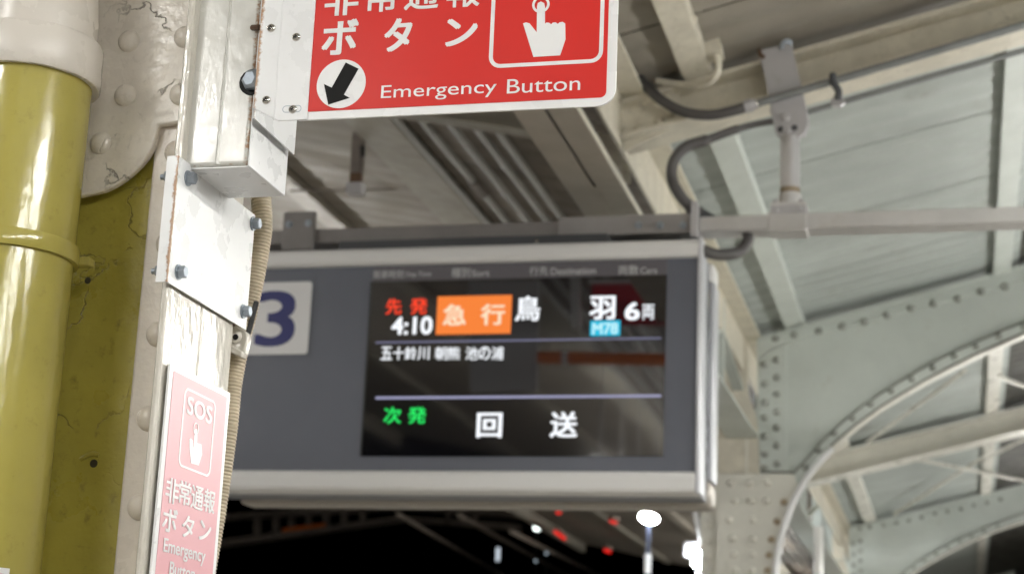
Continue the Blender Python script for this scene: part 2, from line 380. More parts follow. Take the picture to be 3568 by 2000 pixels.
purlin(-4.75, -4.62, YA, YB-0.4, zl, 0.095, PURL, 'outer purlin of the left roof wing', G)
tag(MB().prism([(-6.22, YA, zl(-6.22)-0.1), (-6.13, YA, zl(-6.22)-0.1), (-6.13, YA, zl(-6.13)+0.14), (-6.22, YA, zl(-6.22)+0.14)], (0, YB-YA, 0)).build('eaves_beam', PURL), 'brown eaves beam of the left roof wing against the night sky', 'beam')

# ------------------------------------------------------------------ rafters (I-beams following the slope)
def ibeam_part(name, X0, X1, y0, y1, f0, f1, material, parent, zf):
    return MB().prism([(X0, y0, zf(X0)+f0), (X1, y0, zf(X1)+f0), (X1, y0, zf(X1)+f1), (X0, y0, zf(X0)+f1)], (0, y1-y0, 0)).build(name, material, parent)
def rafter(Y, label, material, X0=-1.20, X1=3.5, zf=zr, wide=0.20, deep=0.155):
    t = thing('rafter', label, 'rafter', (X0, Y, zf(X0)-deep), 'roof rafters')
    ibeam_part('top_flange', X0, X1, Y, Y+wide, -0.018, -0.003, material, t, zf)
    ibeam_part('web', X0, X1, Y+wide/2-0.006, Y+wide/2+0.006, -deep+0.015, -0.018, material, t, zf)
    ibeam_part('bottom_flange', X0, X1, Y, Y+wide, -deep, -deep+0.0148, material, t, zf)
    return t
raf0 = rafter(YR0, 'cream rafter carrying the grey display hanger and two conduits', BEAMC)
raf2 = rafter(YR2, 'pale rafter crossing behind the nearest arched girder', BEAMF, wide=0.26, deep=0.20)
rafter(YR0+0.25, 'brown left-hand rafter showing between the red sign and the tubes', PURL, X0=-6.1, X1=-1.42, zf=zl, wide=0.10, deep=0.10)
# gusset with rivets where the cream rafter meets the valley girder
g = MB(); c5 = crop(2050, 0, 1.697)
poly = [atY(*c5(*p), 6.20) for p in ((195, 560), (560, 480), (500, 690), (495, 760), (205, 900))]
g.prism(poly, (0, 0.012, 0)).build('gusset_plate', BEAMC, raf0)
me = dome('rivet', 0.020, 0.014, BEAMC)
for p in ((300, 640), (300, 760), (420, 715), (300, 560), (410, 600), (490, 660)):
    place(me, 'rivet', atY(*c5(*p), 6.20), raf0)

# ------------------------------------------------------------------ valley girder over the column row
vg = thing('valley_girder', 'cream latticed girder running along the column row towards the far columns', 'girder', (-1.22, 2.6, 3.4))
MB().box(-1.30, -1.11, 2.6, YB, 3.995, 4.012).build('top_flange', BEAMC, vg)
MB().box(-1.215, -1.203, 2.6, YB, 3.80, 3.994).build('top_web', BEAMC, vg)
MB().box(-1.30, -1.12, 6.24, YB, 3.40, 3.412).build('bottom_flange', BEAMG, vg)
MB().box(-1.215, -1.203, 6.24, YB, 3.414, 3.50).build('bottom_web', BEAMG, vg)
for k, yy in enumerate([6.78, 7.6, 8.2, 9.2, 11.4, 12.9, 14.45, 16.0, 17.4, 20.2, 21.8, 23.4]):
    MB().box(-1.285 if k else -1.385, -1.20 if k else -1.301, yy, yy+0.035, 3.413, 3.994).build('post', BEAMC if k < 1 else BEAMG, vg)
    if k < 11:
        y2 = [6.78, 7.6, 8.2, 9.2, 11.4, 12.9, 14.45, 16.0, 17.4, 20.2, 21.8, 23.4][k+1]
        a, b_ = (3.50, 3.82) if k % 2 == 0 else (3.82, 3.50)
        MB().beam((-1.235, yy+0.04, a), (-1.235, y2-0.005, b_), 0.012, 0.065, (1, 0, 0)).build('diagonal', BEAMG, vg)
# haunch plates at the cream post
c2 = crop(1700, 300, 2.625)
MB().prism([atY(*c2(*p), 6.76) for p in ((985, 250), (1120, 200), (1255, 250), (1265, 520), (1290, 620), (1300, 880), (1250, 900), (1150, 700), (1000, 480))], (0, 0.012, 0)).build('end_plate', BEAMC, vg)
for p in ((1190, 140), (1205, 220), (1215, 300), (1225, 400), (1235, 630), (1245, 760)):
    place(me, 'rivet', atY(*c2(*p), 6.76), vg)

# ------------------------------------------------------------------ riveted columns with arched cross girders
c7 = crop(2400, 800, 1.203)
def P7(p, Y): return atY(*c7(*p), Y)
YC = YR1
col1 = thing('steel_column', 'riveted pale green column with arched girder right beside the departure display', 'column', (-1.15, YC, 0), 'riveted platform columns')
low = [(1700, 345), (1550, 390), (1405, 440), (1300, 487), (1200, 530), (1100, 580), (1000, 632), (900, 690), (800, 752), (700, 825), (620, 893), (550, 965), (495, 1035), (450, 1105), (415, 1180), (388, 1270), (370, 1360), (358, 1444), (352, 1560)]
upl = [(1700, 285), (1550, 335), (1405, 387), (1300, 430), (1200, 475), (1100, 518), (1000, 570), (900, 628), (800, 690), (700, 762), (620, 828), (550, 897), (490, 965), (430, 1030)]
A = [P7(p, YC+0.03) for p in low]
# girder web: strips between the arch and the sloping top edge
top = [P7(p, YC+0.03) for p in ((287, 470), (390, 424), (1200, 212), (1700, 80))]
def topz(X):
    for a, b_ in zip(top[:-1], top[1:]):
        if X <= b_.x or b_ is top[-1]: return a.z+(b_.z-a.z)*(X-a.x)/(b_.x-a.x)
U = [P7(p, YC+0.03) for p in upl]
left = [P7((287, 470), YC+0.03), P7((300, 1022), YC+0.03)]
poly = [left[1], P7((430, 1022), YC+0.03)] + U[::-1] + [Vector((U[0].x, YC+0.03, topz(U[0].x)))] + top[1:3][::-1] + [left[0]]
MB().prism(poly, (0, 0.012, 0)).build('girder_web', BEAMG, col1)
# angle irons along the arch, the top edge and the upright edge, 8 mm proud of the web
MB().prism(U + [P7((440, 1060), YC+0.03)] + [a for a in A[:14]][::-1], (0, -0.022, 0)).build('arch_angle', BEAMG, col1)
tb = [P7(p, YC+0.03) for p in ((287, 472), (390, 426), (1200, 214), (1700, 82), (1700, 140), (1200, 272), (400, 482), (330, 515), (287, 540))]
MB().prism(tb, (0, -0.020, 0)).build('top_angle', BEAMG, col1)
MB().prism([P7(p, YC+0.03) for p in ((287, 542), (330, 518), (410, 482), (412, 1018), (301, 1018))], (0, -0.018, 0)).build('upright_angle', BEAMG, col1)
# thin dark strips standing in for the shadow along the angle's edges
def shadow_line(pts, wdt, yy, off):
    n_ = len(pts); b = MB(); vs = []
    for i_, a_ in enumerate(pts):
        t_ = pts[min(i_+1, n_-1)]-pts[max(i_-1, 0)]; nn = Vector((t_.z, 0, -t_.x)).normalized()
        if nn.z > 0: nn = -nn
        for k in (off, off+wdt): vs.append(Vector((a_.x, yy, a_.z))+nn*k)
    b.add(vs+[v+Vector((0, 0.004, 0)) for v in vs], [(2*i_, 2*i_+1, 2*i_+3, 2*i_+2) for i_ in range(n_-1)]+[(2*n_+2*i_, 2*n_+2*i_+2, 2*n_+2*i_+3, 2*n_+2*i_+1) for i_ in range(n_-1)])
    return b.build('shadow_line', EDGE_SH, col1)
shadow_line(U, 0.009, YC+0.0055, -0.001); shadow_line(A[:14], 0.010, YC+0.0055, -0.011)
shadow_line([P7((300, 1020), YC), P7((436, 1022), YC)], 0.010, YC+0.004, -0.014)
# curved flange under the arch
fl = MB(); n = len(A); vs = []
for i, a in enumerate(A):
    t_ = (A[min(i+1, n-1)]-A[max(i-1, 0)]); nn = Vector((t_.z, 0, -t_.x)).normalized()
    if nn.x < 0: nn = -nn
    for yy, k in ((YC+0.005, 0), (YC+0.085, 0), (YC+0.085, 0.012), (YC+0.005, 0.012)): vs.append(Vector((a.x, yy, a.z))+nn*k)
fs = [(4*i+k, 4*i+(k+1) % 4, 4*i+4+(k+1) % 4, 4*i+4+k) for i in range(n-1) for k in range(4)]
fl.add(vs, fs); fl.smooth = True; fl.build('arch_flange', BEAMF, col1)
# top flange plate (the purlins sit on it)
MB().prism([P7((287, 470), YC+0.02)+Vector((0, -0.03, 0.001)), P7((1700, 80), YC+0.02)+Vector((0, -0.03, 0.001)), P7((1700, 80), YC+0.02)+Vector((0, -0.03, 0.013)), P7((287, 470), YC+0.02)+Vector((0, -0.03, 0.013))], (0, 0.18, 0)).build('top_flange', BEAMG, col1)
# shaft
sh = [P7(p, YC) for p in ((120, 1022), (440, 1024), (462, 1078), (416, 1180), (388, 1270), (370, 1360), (360, 1444), (352, 1560))]
bot = sh[-1]; xl = sh[0].x
MB().prism(sh + [Vector((bot.x-0.01, YC, 0.0)), Vector((xl, YC, 0.0))], (0, 0.012, 0)).build('shaft_face', BEAMF, col1)
MB().box(xl-0.10, xl-0.002, YC+0.05, YC+0.062, 0, sh[0].z).build('side_angle', BEAMF, col1)
MB().box(-1.19, -1.178, YC+0.012, YC+0.30, 0, 3.5).build('shaft_web', BEAMF, col1)
MB().box(xl, bot.x-0.02, YC+0.30, YC+0.312, 0, 3.2).build('rear_face', BEAMF, col1)
MB().prism([P7(p, YC+0.02) for p in ((165, 330), (240, 445), (252, 690), (288, 800), (296, 1020), (110, 1020), (110, 330))], (0, 0.010, 0)).build('haunch_plate', BEAMC, col1)
rv = dome('rivet', 0.022, 0.030, BEAMF); rvg = dome('rivet', 0.022, 0.022, RIVET_SH); rvr = dome('rivet', 0.021, 0.022, RUSTY)
for p in ((365, 455), (445, 440), (545, 425), (645, 405), (735, 385), (830, 358), (930, 330), (1025, 310), (1128, 290), (1225, 260), (1325, 238), (1425, 212),
          (1405, 408), (1300, 450), (1205, 490), (1115, 530), (1025, 578), (938, 625), (850, 675), (765, 730), (688, 788), (612, 850), (543, 922), (488, 995)):
    place(rvg, 'rivet', P7(p, YC+0.009), col1)
for x_, ys in ((318, (565, 645, 725, 790, 865, 940, 1000)), (370, (545, 620, 690, 765, 830, 905, 980))):
    for yv in ys: place(rvg, 'rivet', P7((x_, yv), YC+0.0115), col1)
for yv, xs in ((1062, (175, 255, 330)), (1135, (195, 260, 325)), (1215, (170, 270)), (1295, (185, 270)), (1360, (190, 268)), (1427, (195, 265))):
    for x_ in xs: place(rv, 'rivet', P7((x_, yv), YC), col1)
for p in ((400, 1140), (370, 1222), (347, 1297), (336, 1362), (330, 1427)): place(rvr, 'rivet', P7(p, YC), col1)
for yv in (1230, 1305, 1375, 1440): place(rv, 'rivet', Vector((xl-0.05, YC+0.05, P7((95, yv), YC+0.05).z)), col1)
col2 = copy_tree(col1, (0, YR3-YR1, 0)); col2['label'] = 'second riveted column with arched girder, farther off at the lower right corner'
col3 = copy_tree(col1, (0, 2*(YR3-YR1), 0)); col3['label'] = 'farthest riveted column with arched girder at the far end of the roof'

wc = MB(); wc.tube(smooth_path([P7(p, YC-0.03) for p in ((600, 915), (520, 1005), (455, 1105), (418, 1190), (390, 1280), (372, 1370), (363, 1450), (356, 1600))] + [P7((340, 2600), YC-0.03)], 6), 0.020, 12)
tag(wc.build('white_conduit', SIGNW), 'white conduit curving down the right edge of the riveted column', 'conduit')
q = atY(2853, 1960, 13.0); wpst = MB(); wpst.tube([(q.x, 13.0, 0), (q.x, 13.0, atY(2853, 1835, 13.0).z)], 0.035, 16)
tag(wpst.build('drain_pipe', mat('white_gloss_pipe', (0.75, 0.74, 0.72), 0.2)), 'white drain pipe standing behind the riveted column at the bottom edge', 'pipe')
# roof bracing rods
def rod(p0, p1, r, label):
    b = MB(); b.tube([p0, p1], r, 8)
    o = b.build('brace_rod', BEAMF); tag(o, label, 'rod', 'roof bracing rods')
c6 = crop(2500, 1300, 2.0627)
rod(atR(*c6(1080, 495), off=-0.03), atR(*c6(1780, -20), off=-0.03), 0.016, 'thin brace rod slanting up from the rafter behind the arched girder')
rod(atR(*c6(1270, 1010), off=-0.03), atR(*c6(1900, 610), off=-0.03), 0.018, 'thin brace rod slanting up from the second column girder')
rod(atR(*c6(1440, 620), off=-0.05), atR(*c6(2300, 790), off=-0.05), 0.016, 'thin brace rod sloping down to the right below the pale rafter')
rod(atR(*c6(1900, 625), off=-0.06), atR(*c6(2350, 400), off=-0.06), 0.016, 'short brace rod at the right edge below the pale rafter')
rod(atR(*c6(2020, 25), off=-0.04), atR(*c6(2400, 165), off=-0.04), 0.016, 'short brace rod at the right edge above the pale rafter')

# ------------------------------------------------------------------ left ceiling: duct, tubes, hanger bar
ZD = 3.62
d = thing('cable_duct', 'wide cream cable duct with a dark slot above the display', 'duct', (-1.28, 2.0, ZD))
xa, xb = atZ(1920, 582, ZD).x, atZ(2118, 565, ZD).x
s0, s1 = atZ(1890, 370, ZD), atZ(2076, 652, ZD); xm = (s0.x+s1.x)/2
MB().box(xa, xm-0.006, -5, 6.74, ZD, ZD+0.010).build('bottom_plate', DUCT, d)
MB().box(xm+0.006, xb, -5, 6.74, ZD, ZD+0.010).build('bottom_plate', DUCT, d)
MB().box(xm-0.0059, xm+0.0059, -5, s0.y-0.3, ZD+0.0006, ZD+0.0094).build('slot_filler', DUCT, d)
MB().box(xm-0.0059, xm+0.0059, s1.y, 6.74, ZD+0.0006, ZD+0.0094).build('slot_filler', DUCT, d)
MB().box(xa+0.001, xa+0.005, -5, 6.74, ZD+0.0105, ZD+0.03).build('side_plate', DUCT, d)
MB().box(xb-0.005, xb-0.001, -5, 6.74, ZD+0.0105, ZD+0.03).build('side_plate', BEAMC, d)
MB().box(xa+0.001, xb-0.001, -5, 6.74, ZD+0.031, ZD+0.036).build('lid', GREYD, d)
for yy in (-2.0, 1.5, 4.2):
    for xx in (xa+0.03, xb-0.03): MB().box(xx-0.006, xx+0.006, yy, yy+0.03, ZD+0.037, zl(-1.3)+0.05).build('drop_strap', PURL, d)
TB = 'thin tubes running along the left ceiling'
names = ['leftmost thin tube beside the broad purlin', 'second thin tube from the broad purlin, with a coupling', 'third thin tube from the broad purlin',
         'fourth thin tube from the broad purlin', 'fifth thin tube, nearest to the cream duct']
for i, (px, py) in enumerate(((1694, 772), (1765, 772), (1841, 772), (1908, 772), (1967, 772))):
    q = atL(px, py, -0.02); X = q.x; z = zl(X)-0.02
    t = thing('ceiling_tube', names[i], 'tube', (X, 5, z), TB)
    MB().tube([(X, -4, z), (X, 24, z)], 0.017 if i else 0.014, 10).build('pipe', TUBE, t)
    if i == 1: MB().tube([(X, 7.55, z), (X, 7.75, z)], 0.024, 10).build('coupling', HBAR, t)
    for yy in (3.0, 5.4, 9.2): MB().box(X-0.022, X+0.022, yy, yy+0.03, z+0.018, z+0.068).build('saddle', TUBE, t)
hb = thing('hanger_bar', 'brown steel hanger bar with rusty lower end under the left ceiling', 'hanger', atY(1238, 675, 7.3))
b0 = atY(1238, 678, 7.3); b1 = atY(1250, 300, 7.3)
MB().box(b0.x-0.026, b0.x+0.026, 7.28, 7.32, b0.z+0.10, zl(b0.x)+0.05).build('bar', HBAR, hb)
MB().box(b0.x-0.0255, b0.x+0.0255, 7.282, 7.318, b0.z+0.05, b0.z+0.099).build('rusty_end', RUST, hb)
MB().box(b0.x-0.034, b0.x+0.036, 7.27, 7.33, b0.z, b0.z+0.049).build('foot', GALV, hb)
MB().tube([(b0.x+0.03, 7.27, b0.z+0.22), (b0.x+0.034, 7.27, b0.z+0.17)], 0.012, 8).build('hook', ZIP, hb)
sm = MB(); q0, q1 = atY(1010, 666, 8.2), atY(1500, 657, 8.2)
sm.tube([q0, (q0+q1)/2, q1], 0.006, 6); tag(sm.build('ceiling_wire', HBAR), 'thin dark wire stretched across below the left ceiling', 'wire')

# ------------------------------------------------------------------ conduits on the cream rafter
YQ = 6.10
k1 = thing('conduit', 'upper grey conduit along the cream rafter with a drooping flexible end', 'conduit', atY(2645, 359, YQ))
MB().tube([atY(2635, 362, YQ), atY(3700, 50, YQ)], 0.0145, 14).build('steel_pipe', CONDS, k1)
MB().tube(smooth_path([atY(2190, 205, 6.16), atY(2225, 268, 6.14), atY(2290, 338, 6.10), atY(2375, 388, 6.09), atY(2470, 402, 6.09), atY(2550, 388, 6.09), atY(2600, 372, YQ)]), 0.0195, 14).build('flexible_hose', RUBBER, k1)
MB().lathe([(0.020, 0), (0.026, 0.002), (0.026, 0.03), (0.021, 0.032), (0.021, 0.045)], atY(2594, 374, YQ), atY(2645, 359, YQ)-atY(2594, 374, YQ), 8).build('connector', GALV, k1)
MB().lathe([(0.018, 0), (0.018, 0.02), (0.0165, 0.022)], atY(2622, 366, YQ), atY(2645, 359, YQ)-atY(2594, 374, YQ), 12).build('lock_nut', STEEL, k1)
k2 = thing('conduit', 'lower conduit along the cream rafter ending in a looped dark flexible hose', 'conduit', atY(2822, 389, YQ))
MB().tube([atY(2700, 424, YQ+0.03), atY(3700, 139, YQ+0.03)], 0.0115, 12).build('steel_pipe', CONDS, k2)
MB().tube(smooth_path([atY(2710, 422, YQ+0.03), atY(*c5(1000, 735), YQ+0.03), atY(*c5(850, 775), YQ), atY(*c5(700, 830), YQ-0.02), atY(*c5(580, 870), YQ-0.04), atY(*c5(510, 945), YQ-0.05), atY(*c5(492, 1040), YQ-0.05), atY(*c5(525, 1130), YQ-0.05), atY(*c5(590, 1210), YQ-0.03), atY(*c5(660, 1255), YQ)]), [0.012]*18+[0.016]*12+[0.0205]*61, 14).build('flexible_hose', RUBBER, k2)
MB().prism([atY(*c5(*p), YQ-0.01) for p in ((570, 1245), (660, 1225), (750, 1275), (730, 1310), (640, 1305))], (0, 0.06, 0)).build('gland', GREYD, k2)
MB().tube(smooth_path([atY(2440, 868, 6.02), atY(2500, 888, 6.05), atY(2570, 880, 6.10), atY(2602, 845, 6.12), atY(2606, 815, 6.13)]), 0.021, 12).build('lower_hose', RUBBER, k2)
kc = thing('conduit_clip', 'dark clip holding the two conduits on the cream rafter', 'clip', atY(2905, 320, YQ))
MB().tube(smooth_path([atY(*c5(1445, 440), YQ-0.022), atY(*c5(1450, 490), YQ-0.026), atY(*c5(1480, 540), YQ-0.02), atY(*c5(1475, 590), YQ-0.005)], 5), 0.013, 8).build('strap', GREYD, kc)
MB().prism([atY(*c5(*p), YQ+0.005) for p in ((1430, 600), (1460, 560), (1500, 570), (1520, 600), (1490, 625), (1440, 625))], (0, 0.03, 0)).build('clamp', GALV, kc)
k3 = thing('junction_box', 'small cream junction box with painted conduit at the top edge', 'junction box', atY(2480, 140, 6.0))
c3 = crop(2100, 0, 2.8875)
jb = [atY(*c3(*p), 5.98) for p in ((985, 230), (1130, 195), (1200, 515), (1035, 545))]
MB().prism(jb, (0, 0.10, 0)).build('box', BEAMC, k3, bevel=0.006)
MB().tube(smooth_path([atY(*c3(870, -120), 5.7), atY(*c3(925, 60), 5.80), atY(*c3(985, 190), 5.90), atY(*c3(1040, 300), 5.985)]), 0.017, 12).build('upper_pipe', BEAMC, k3)
MB().tube(smooth_path([atY(*c3(1145, 560), 6.02), atY(*c3(1165, 640), 6.02), atY(*c3(1150, 740), 6.03), atY(*c3(1080, 830), 6.05), atY(*c3(960, 865), 6.08), atY(*c3(750, 850), 6.12), atY(*c3(540, 820), 6.14)]), 0.0135, 12).build('lower_pipe', BEAMC, k3)

# ------------------------------------------------------------------ support rail, hanger
rail = thing('support_rail', 'long grey steel rail holding up the departure display', 'rail', (-0.9, 6.13, 3.43))
xsp = atY(2434, 760, 6.06).x
MB().box(-4.2, xsp-0.0005, 6.08, 6.18, 3.430, 3.487).build('rail_left_length', RAILD, rail, bevel=0.004)  # left length of the rail, in a darker tone than the right
MB().box(xsp+0.0005, 3.4, 6.08, 6.18, 3.430, 3.487).build('box_tube', RAIL, rail, bevel=0.004)
q0, q1 = atY(2676, 760, 6.07), atY(2810, 780, 6.07)
MB().box(q0.x, q1.x, 6.074, 6.186, 3.424, 3.493).build('sleeve', RAIL, rail, bevel=0.003)
q0, q1 = atY(983, 790, 6.05), atY(1092, 790, 6.05)
MB().box(q0.x, q1.x, 6.055, 6.079, 3.40, 3.55).build('clamp_plate', RAILD, rail, bevel=0.003)
me = hexbolt('bolt', 0.011, 0.012, (0, -1, 0))
for p in ((1008, 782), (1075, 778)): place(me, 'bolt', atY(*p, 6.055), rail)
q0, q1 = atY(1945, 770, 6.06), atY(2434, 760, 6.06)
MB().box(q0.x, q1.x-0.025, 6.066, 6.0795, 3.425, 3.497).build('clamp_plate', RAILP, rail, bevel=0.002)
MB().box(q1.x-0.024, q1.x, 6.03, 6.19, 3.40, 3.53).build('end_bracket', GALV, rail, bevel=0.002)
for px in (2225, 2300, 2380): place(me, 'bolt', atY(px, 785, 6.066), rail)

hg = thing('display_hanger', 'grey hanger post bolted to the cream rafter above the support rail', 'hanger', atY(2740, 725, 6.13))
MB().prism([atY(*p, 6.115) for p in ((2640, 176), (2757, 150), (2790, 290), (2812, 380), (2816, 425), (2806, 462), (2785, 482), (2740, 490), (2712, 478), (2700, 455), (2664, 268))], (0, 0.012, 0)).build('bracket_plate', GALV, hg, bevel=0.003)
MB().prism([atY(*p, 6.165) for p in ((2680, 380), (2812, 370), (2822, 430), (2806, 475), (2740, 492), (2712, 478))], (0, 0.012, 0)).build('rear_plate', GALV, hg, bevel=0.003)
me2 = hexbolt('bolt', 0.014, 0.016, (0, -1, 0), GALV)
for p in ((2738, 412), (2742, 456)): place(me2, 'bolt', atY(*p, 6.115), hg)
for p in ((2720, 452), (2768, 446)): MB().lathe([(0.012, 0), (0.012, 0.002)], atY(*p, 6.114), (0, -1, 0), 12).build('slot_hole', GREYD, hg)
MB().tube(smooth_path([atY(2722, 172, 6.11), atY(2728, 152, 6.10), atY(2745, 143, 6.10), atY(2758, 155, 6.11)], 5), 0.009, 8).build('hook_bolt', BOLT, hg)
MB().tube(smooth_path([atY(2645, 176, 6.11), atY(2650, 192, 6.10), atY(2662, 200, 6.11)], 5), 0.008, 8).build('hook_bolt', RUST, hg)
ptop, pbot = atY(2752, 478, 6.13), atY(2752, 722, 6.13)
cx = pbot.x
MB().lathe([(0.036, 0.05), (0.036, ptop.z-pbot.z)], (cx, 6.14, pbot.z), (0, 0, 1), 24).build('tube', mat('hanger_tube_metal', (0.55, 0.54, 0.55), 0.3, 0.5), hg)
MB().lathe([(0.0365, 0.052), (0.0368, 0.072)], (cx, 6.14, pbot.z), (0, 0, 1), 24).build('stain_band', mat('brown_sealant', (0.28, 0.22, 0.15), 0.5), hg)
MB().lathe([(0.041, 0.0), (0.041, 0.05)], (cx, 6.14, pbot.z), (0, 0, 1), 24).build('socket', mat('hanger_socket', (0.6, 0.59, 0.59), 0.3, 0.3), hg)
MB().box(cx-0.063, cx+0.063, 6.07, 6.21, pbot.z-0.012, pbot.z-0.0005).build('base_plate', RAIL, hg)
MB().box(cx-0.063, cx+0.063, 6.068, 6.212, pbot.z-0.040, pbot.z-0.0125).build('saddle_plate', GALV, hg)
for dx in (-0.045, 0.045):
    place(hexbolt('bolt', 0.010, 0.014, (0, 0, 1), GALV), 'bolt', (cx+dx, 6.085, pbot.z), hg)
    place(hexbolt('nut', 0.010, 0.010, (0, -1, 0), GALV), 'nut', (cx+dx*0.95, 6.068, pbot.z-0.026), hg)

# ------------------------------------------------------------------ departure display
YD = 6.0
cd = crop(850, 750, 1.444)
def D(x, y, Y=YD): q = atY(*cd(x, y), Y); return q.x, q.z
XL, XRt, ZB, ZT = -2.72, -0.862, 2.474, 3.380
dp = thing('departure_display', 'grey departure display with lit screen hanging from the support rail', 'display', ((XL+XRt)/2, YD+0.12, ZB))
ZI0, ZI1 = 2.551, 3.312     # inner opening
FR = 0.10
MB().box(XL, XRt, YD-0.012, YD+FR, ZI1, ZT).build('top_bezel', ALU, dp, bevel=0.022, seg=4)
MB().box(XL, XRt, YD-0.012, YD+FR, ZB, ZI0).build('bottom_bezel', ALU, dp, bevel=0.020, seg=4)
MB().box(XRt-0.014, XRt+0.004, YD-0.014, YD+FR+0.002, ZB-0.001, ZT+0.001).build('end_bezel', ALUS, dp, bevel=0.007, seg=3)
MB().box(XL-0.004, XL+0.014, YD-0.014, YD+FR+0.002, ZB-0.001, ZT+0.001).build('end_bezel', ALUS, dp, bevel=0.007, seg=3)
MB().box(XL+0.02, XRt-0.0145, YD+0.004, YD+0.09, ZI0+0.0005, ZI1-0.0005).build('front_panel', PANEL, dp)
MB().box(XL+0.02, XRt-0.018, YD+FR+0.002, YD+0.299, ZB+0.012, ZT-0.012).build('body', mat('display_body_blue_grey', (0.20, 0.215, 0.25), 0.35, 0.3), dp)
bx_ = atY(852, 1760, YD+0.36)
MB().box(bx_.x, XRt+0.002, YD+0.30, YD+0.43, ZB-0.006, ZB+0.09).build('rear_bottom_bezel', mat('rear_bezel', (0.42, 0.39, 0.35), 0.4, 0.2), dp, bevel=0.02, seg=3)
MB().box(XL, XRt+0.002, YD+0.30, YD+0.43, ZT-0.08, ZT-0.001).build('rear_top_bezel', ALU, dp, bevel=0.02, seg=3)
MB().box(XRt-0.016, XRt+0.004, YD+0.3005, YD+0.4295, ZB+0.0905, ZT-0.0805).build('rear_end_bezel', ALUS, dp, bevel=0.006, seg=3)
q0, q1 = D(455, 130), D(1815, 100)
MB().box(q0[0], q1[0], YD+0.05, YD+0.17, ZT+0.0005, ZT+0.046).build('mounting_box', GREYD, dp, bevel=0.003)
place(dome('screw', 0.008, 0.006, STEEL), 'screw', (D(1457, 115)[0], YD+0.05, ZT+0.024), dp)
MB().box(q1[0]+0.002, XRt-0.06, YD+0.09, YD+0.16, ZT+0.0005, ZT+0.028).build('mounting_foot', ZIP, dp)
# header strip, screen
hx0, hz0 = D(630, 320); hx1, hz1 = D(2125, 232)
sx0 = (D(625, 340)[0]+D(612, 1210)[0])/2; sx1 = (D(2118, 310)[0]+D(2118, 1215)[0])/2
sz0 = D(1365, 1212)[1]; sz1 = D(1365, 318)[1]
MB().box(sx0, sx1, YD+0.001, YD+0.0038, sz1+0.001, ZI1-0.003).build('header_strip', HEAD, dp)
scr = MB().box(sx0, sx1, YD+0.0005, YD+0.0036, sz0, sz1).build('screen', SCREEN, dp)
tag(scr, 'lit black screen with train departures')
# dark inner edge of the display
MB().box(sx0-0.006, sx0-0.0005, YD-0.001, YD+0.0039, sz0, sz1).build('screen_edge', ZIP, dp)
def dtext(name, txt, x0, x1, y0, y1, m_, bold=0.02, par=None, Y=YD-0.0015):
    a, b_ = D(x0, (y0+y1)/2, Y), D(x1, (y0+y1)/2, Y); t, u = D((x0+x1)/2, y0, Y)[1], D((x0+x1)/2, y1, Y)[1]
    return letter(name, txt, (0, Y, 0), (1, 0, 0), (0, 0, 1), (a[0], b_[0], u, t), m_, par or scr, bold)
def dquad(name, x0, x1, y0, y1, m_, par=None, Y=YD-0.0006, r=0.0):
    a, b_ = D(x0, (y0+y1)/2, Y), D(x1, (y0+y1)/2, Y); t, u = D((x0+x1)/2, y0, Y)[1], D((x0+x1)/2, y1, Y)[1]
    pts = rrect(a[0], b_[0], u, t, r, 4) if r else [(a[0], u), (b_[0], u), (b_[0], t), (a[0], t)]
    return MB().prism([(p, Y, q) for p, q in pts], (0, 0.0006, 0)).build(name, m_, par or scr)
for tx, x0, x1, y0, y1 in (('発車時刻', 650, 802, 277, 318), ('Dep.Time', 815, 942, 284, 315), ('種別', 1045, 1138, 265, 312), ('Sort', 1148, 1235, 275, 308), ('行先', 1437, 1530, 258, 302), ('Destination', 1545, 1770, 263, 298), ('両数', 1885, 1985, 252, 300), ('Cars', 1995, 2078, 262, 294)):
    dtext('heading', tx, x0, x1, y0, y1, HEADT, 0.01, dp, YD-0.0004)
dtext('character', '先', 715, 792, 420, 498, LED_R); dtext('character', '発', 838, 922, 418, 497, LED_R)
dtext('departure_time', '4:10', 745, 945, 512, 598, LED_W, 0.025)
dquad('express_box', 970, 1345, 405, 597, LED_O)
dtext('character', '急', 1005, 1115, 450, 552, LED_OW, 0.03); dtext('character', '行', 1195, 1310, 448, 550, LED_OW, 0.03)
dtext('character', '鳥', 1368, 1488, 408, 530, LED_W, 0.022); dtext('character', '羽', 1742, 1865, 408, 522, LED_W, 0.03)
dtext('car_count', '6', 1920, 1988, 440, 525, LED_W, 0.03); dtext('character', '両', 2005, 2064, 450, 524, LED_W, 0.01)
dquad('station_code_box', 1742, 1893, 530, 606, LED_C); dtext('station_code', 'M78', 1755, 1880, 542, 597, LED_CW, 0.03)
def drule(y0, y1, th, m_):
    a, b_ = D(662, y0, YD-0.0006), D(2100, y1, YD-0.0006); z = (a[1]+b_[1])/2
    MB().box(a[0], b_[0], YD-0.0006, YD, z-th/2, z+th/2).build('rule', m_, scr)
drule(638, 620, 0.006, LED_L2); drule(918, 908, 0.009, LED_L)
for ch, x0, x1 in (('五', 690, 745), ('十', 750, 806), ('鈴', 810, 868), ('川', 874, 932), ('朝', 962, 1022), ('熊', 1026, 1086), ('池', 1116, 1176), ('の', 1182, 1238), ('浦', 1246, 1306)):
    dtext('character', ch, x0, x1, 662, 726, LED_W, 0.012)
dtext('character', '次', 705, 790, 965, 1046, LED_G, 0.02); dtext('character', '発', 827, 915, 965, 1046, LED_G, 0.02)
dtext('character', '回', 1175, 1295, 995, 1115, LED_W, 0.03); dtext('character', '送', 1543, 1675, 990, 1115, LED_W, 0.025)
npl = dquad('number_plate', -45, 332, 338, 700, NUMW, dp, YD-0.003, 0.012)
tag(npl, 'white plate with a navy 3')
dtext('numeral', '3', 68, 252, 385, 655, NAVY, 0.022, npl, YD-0.0042)

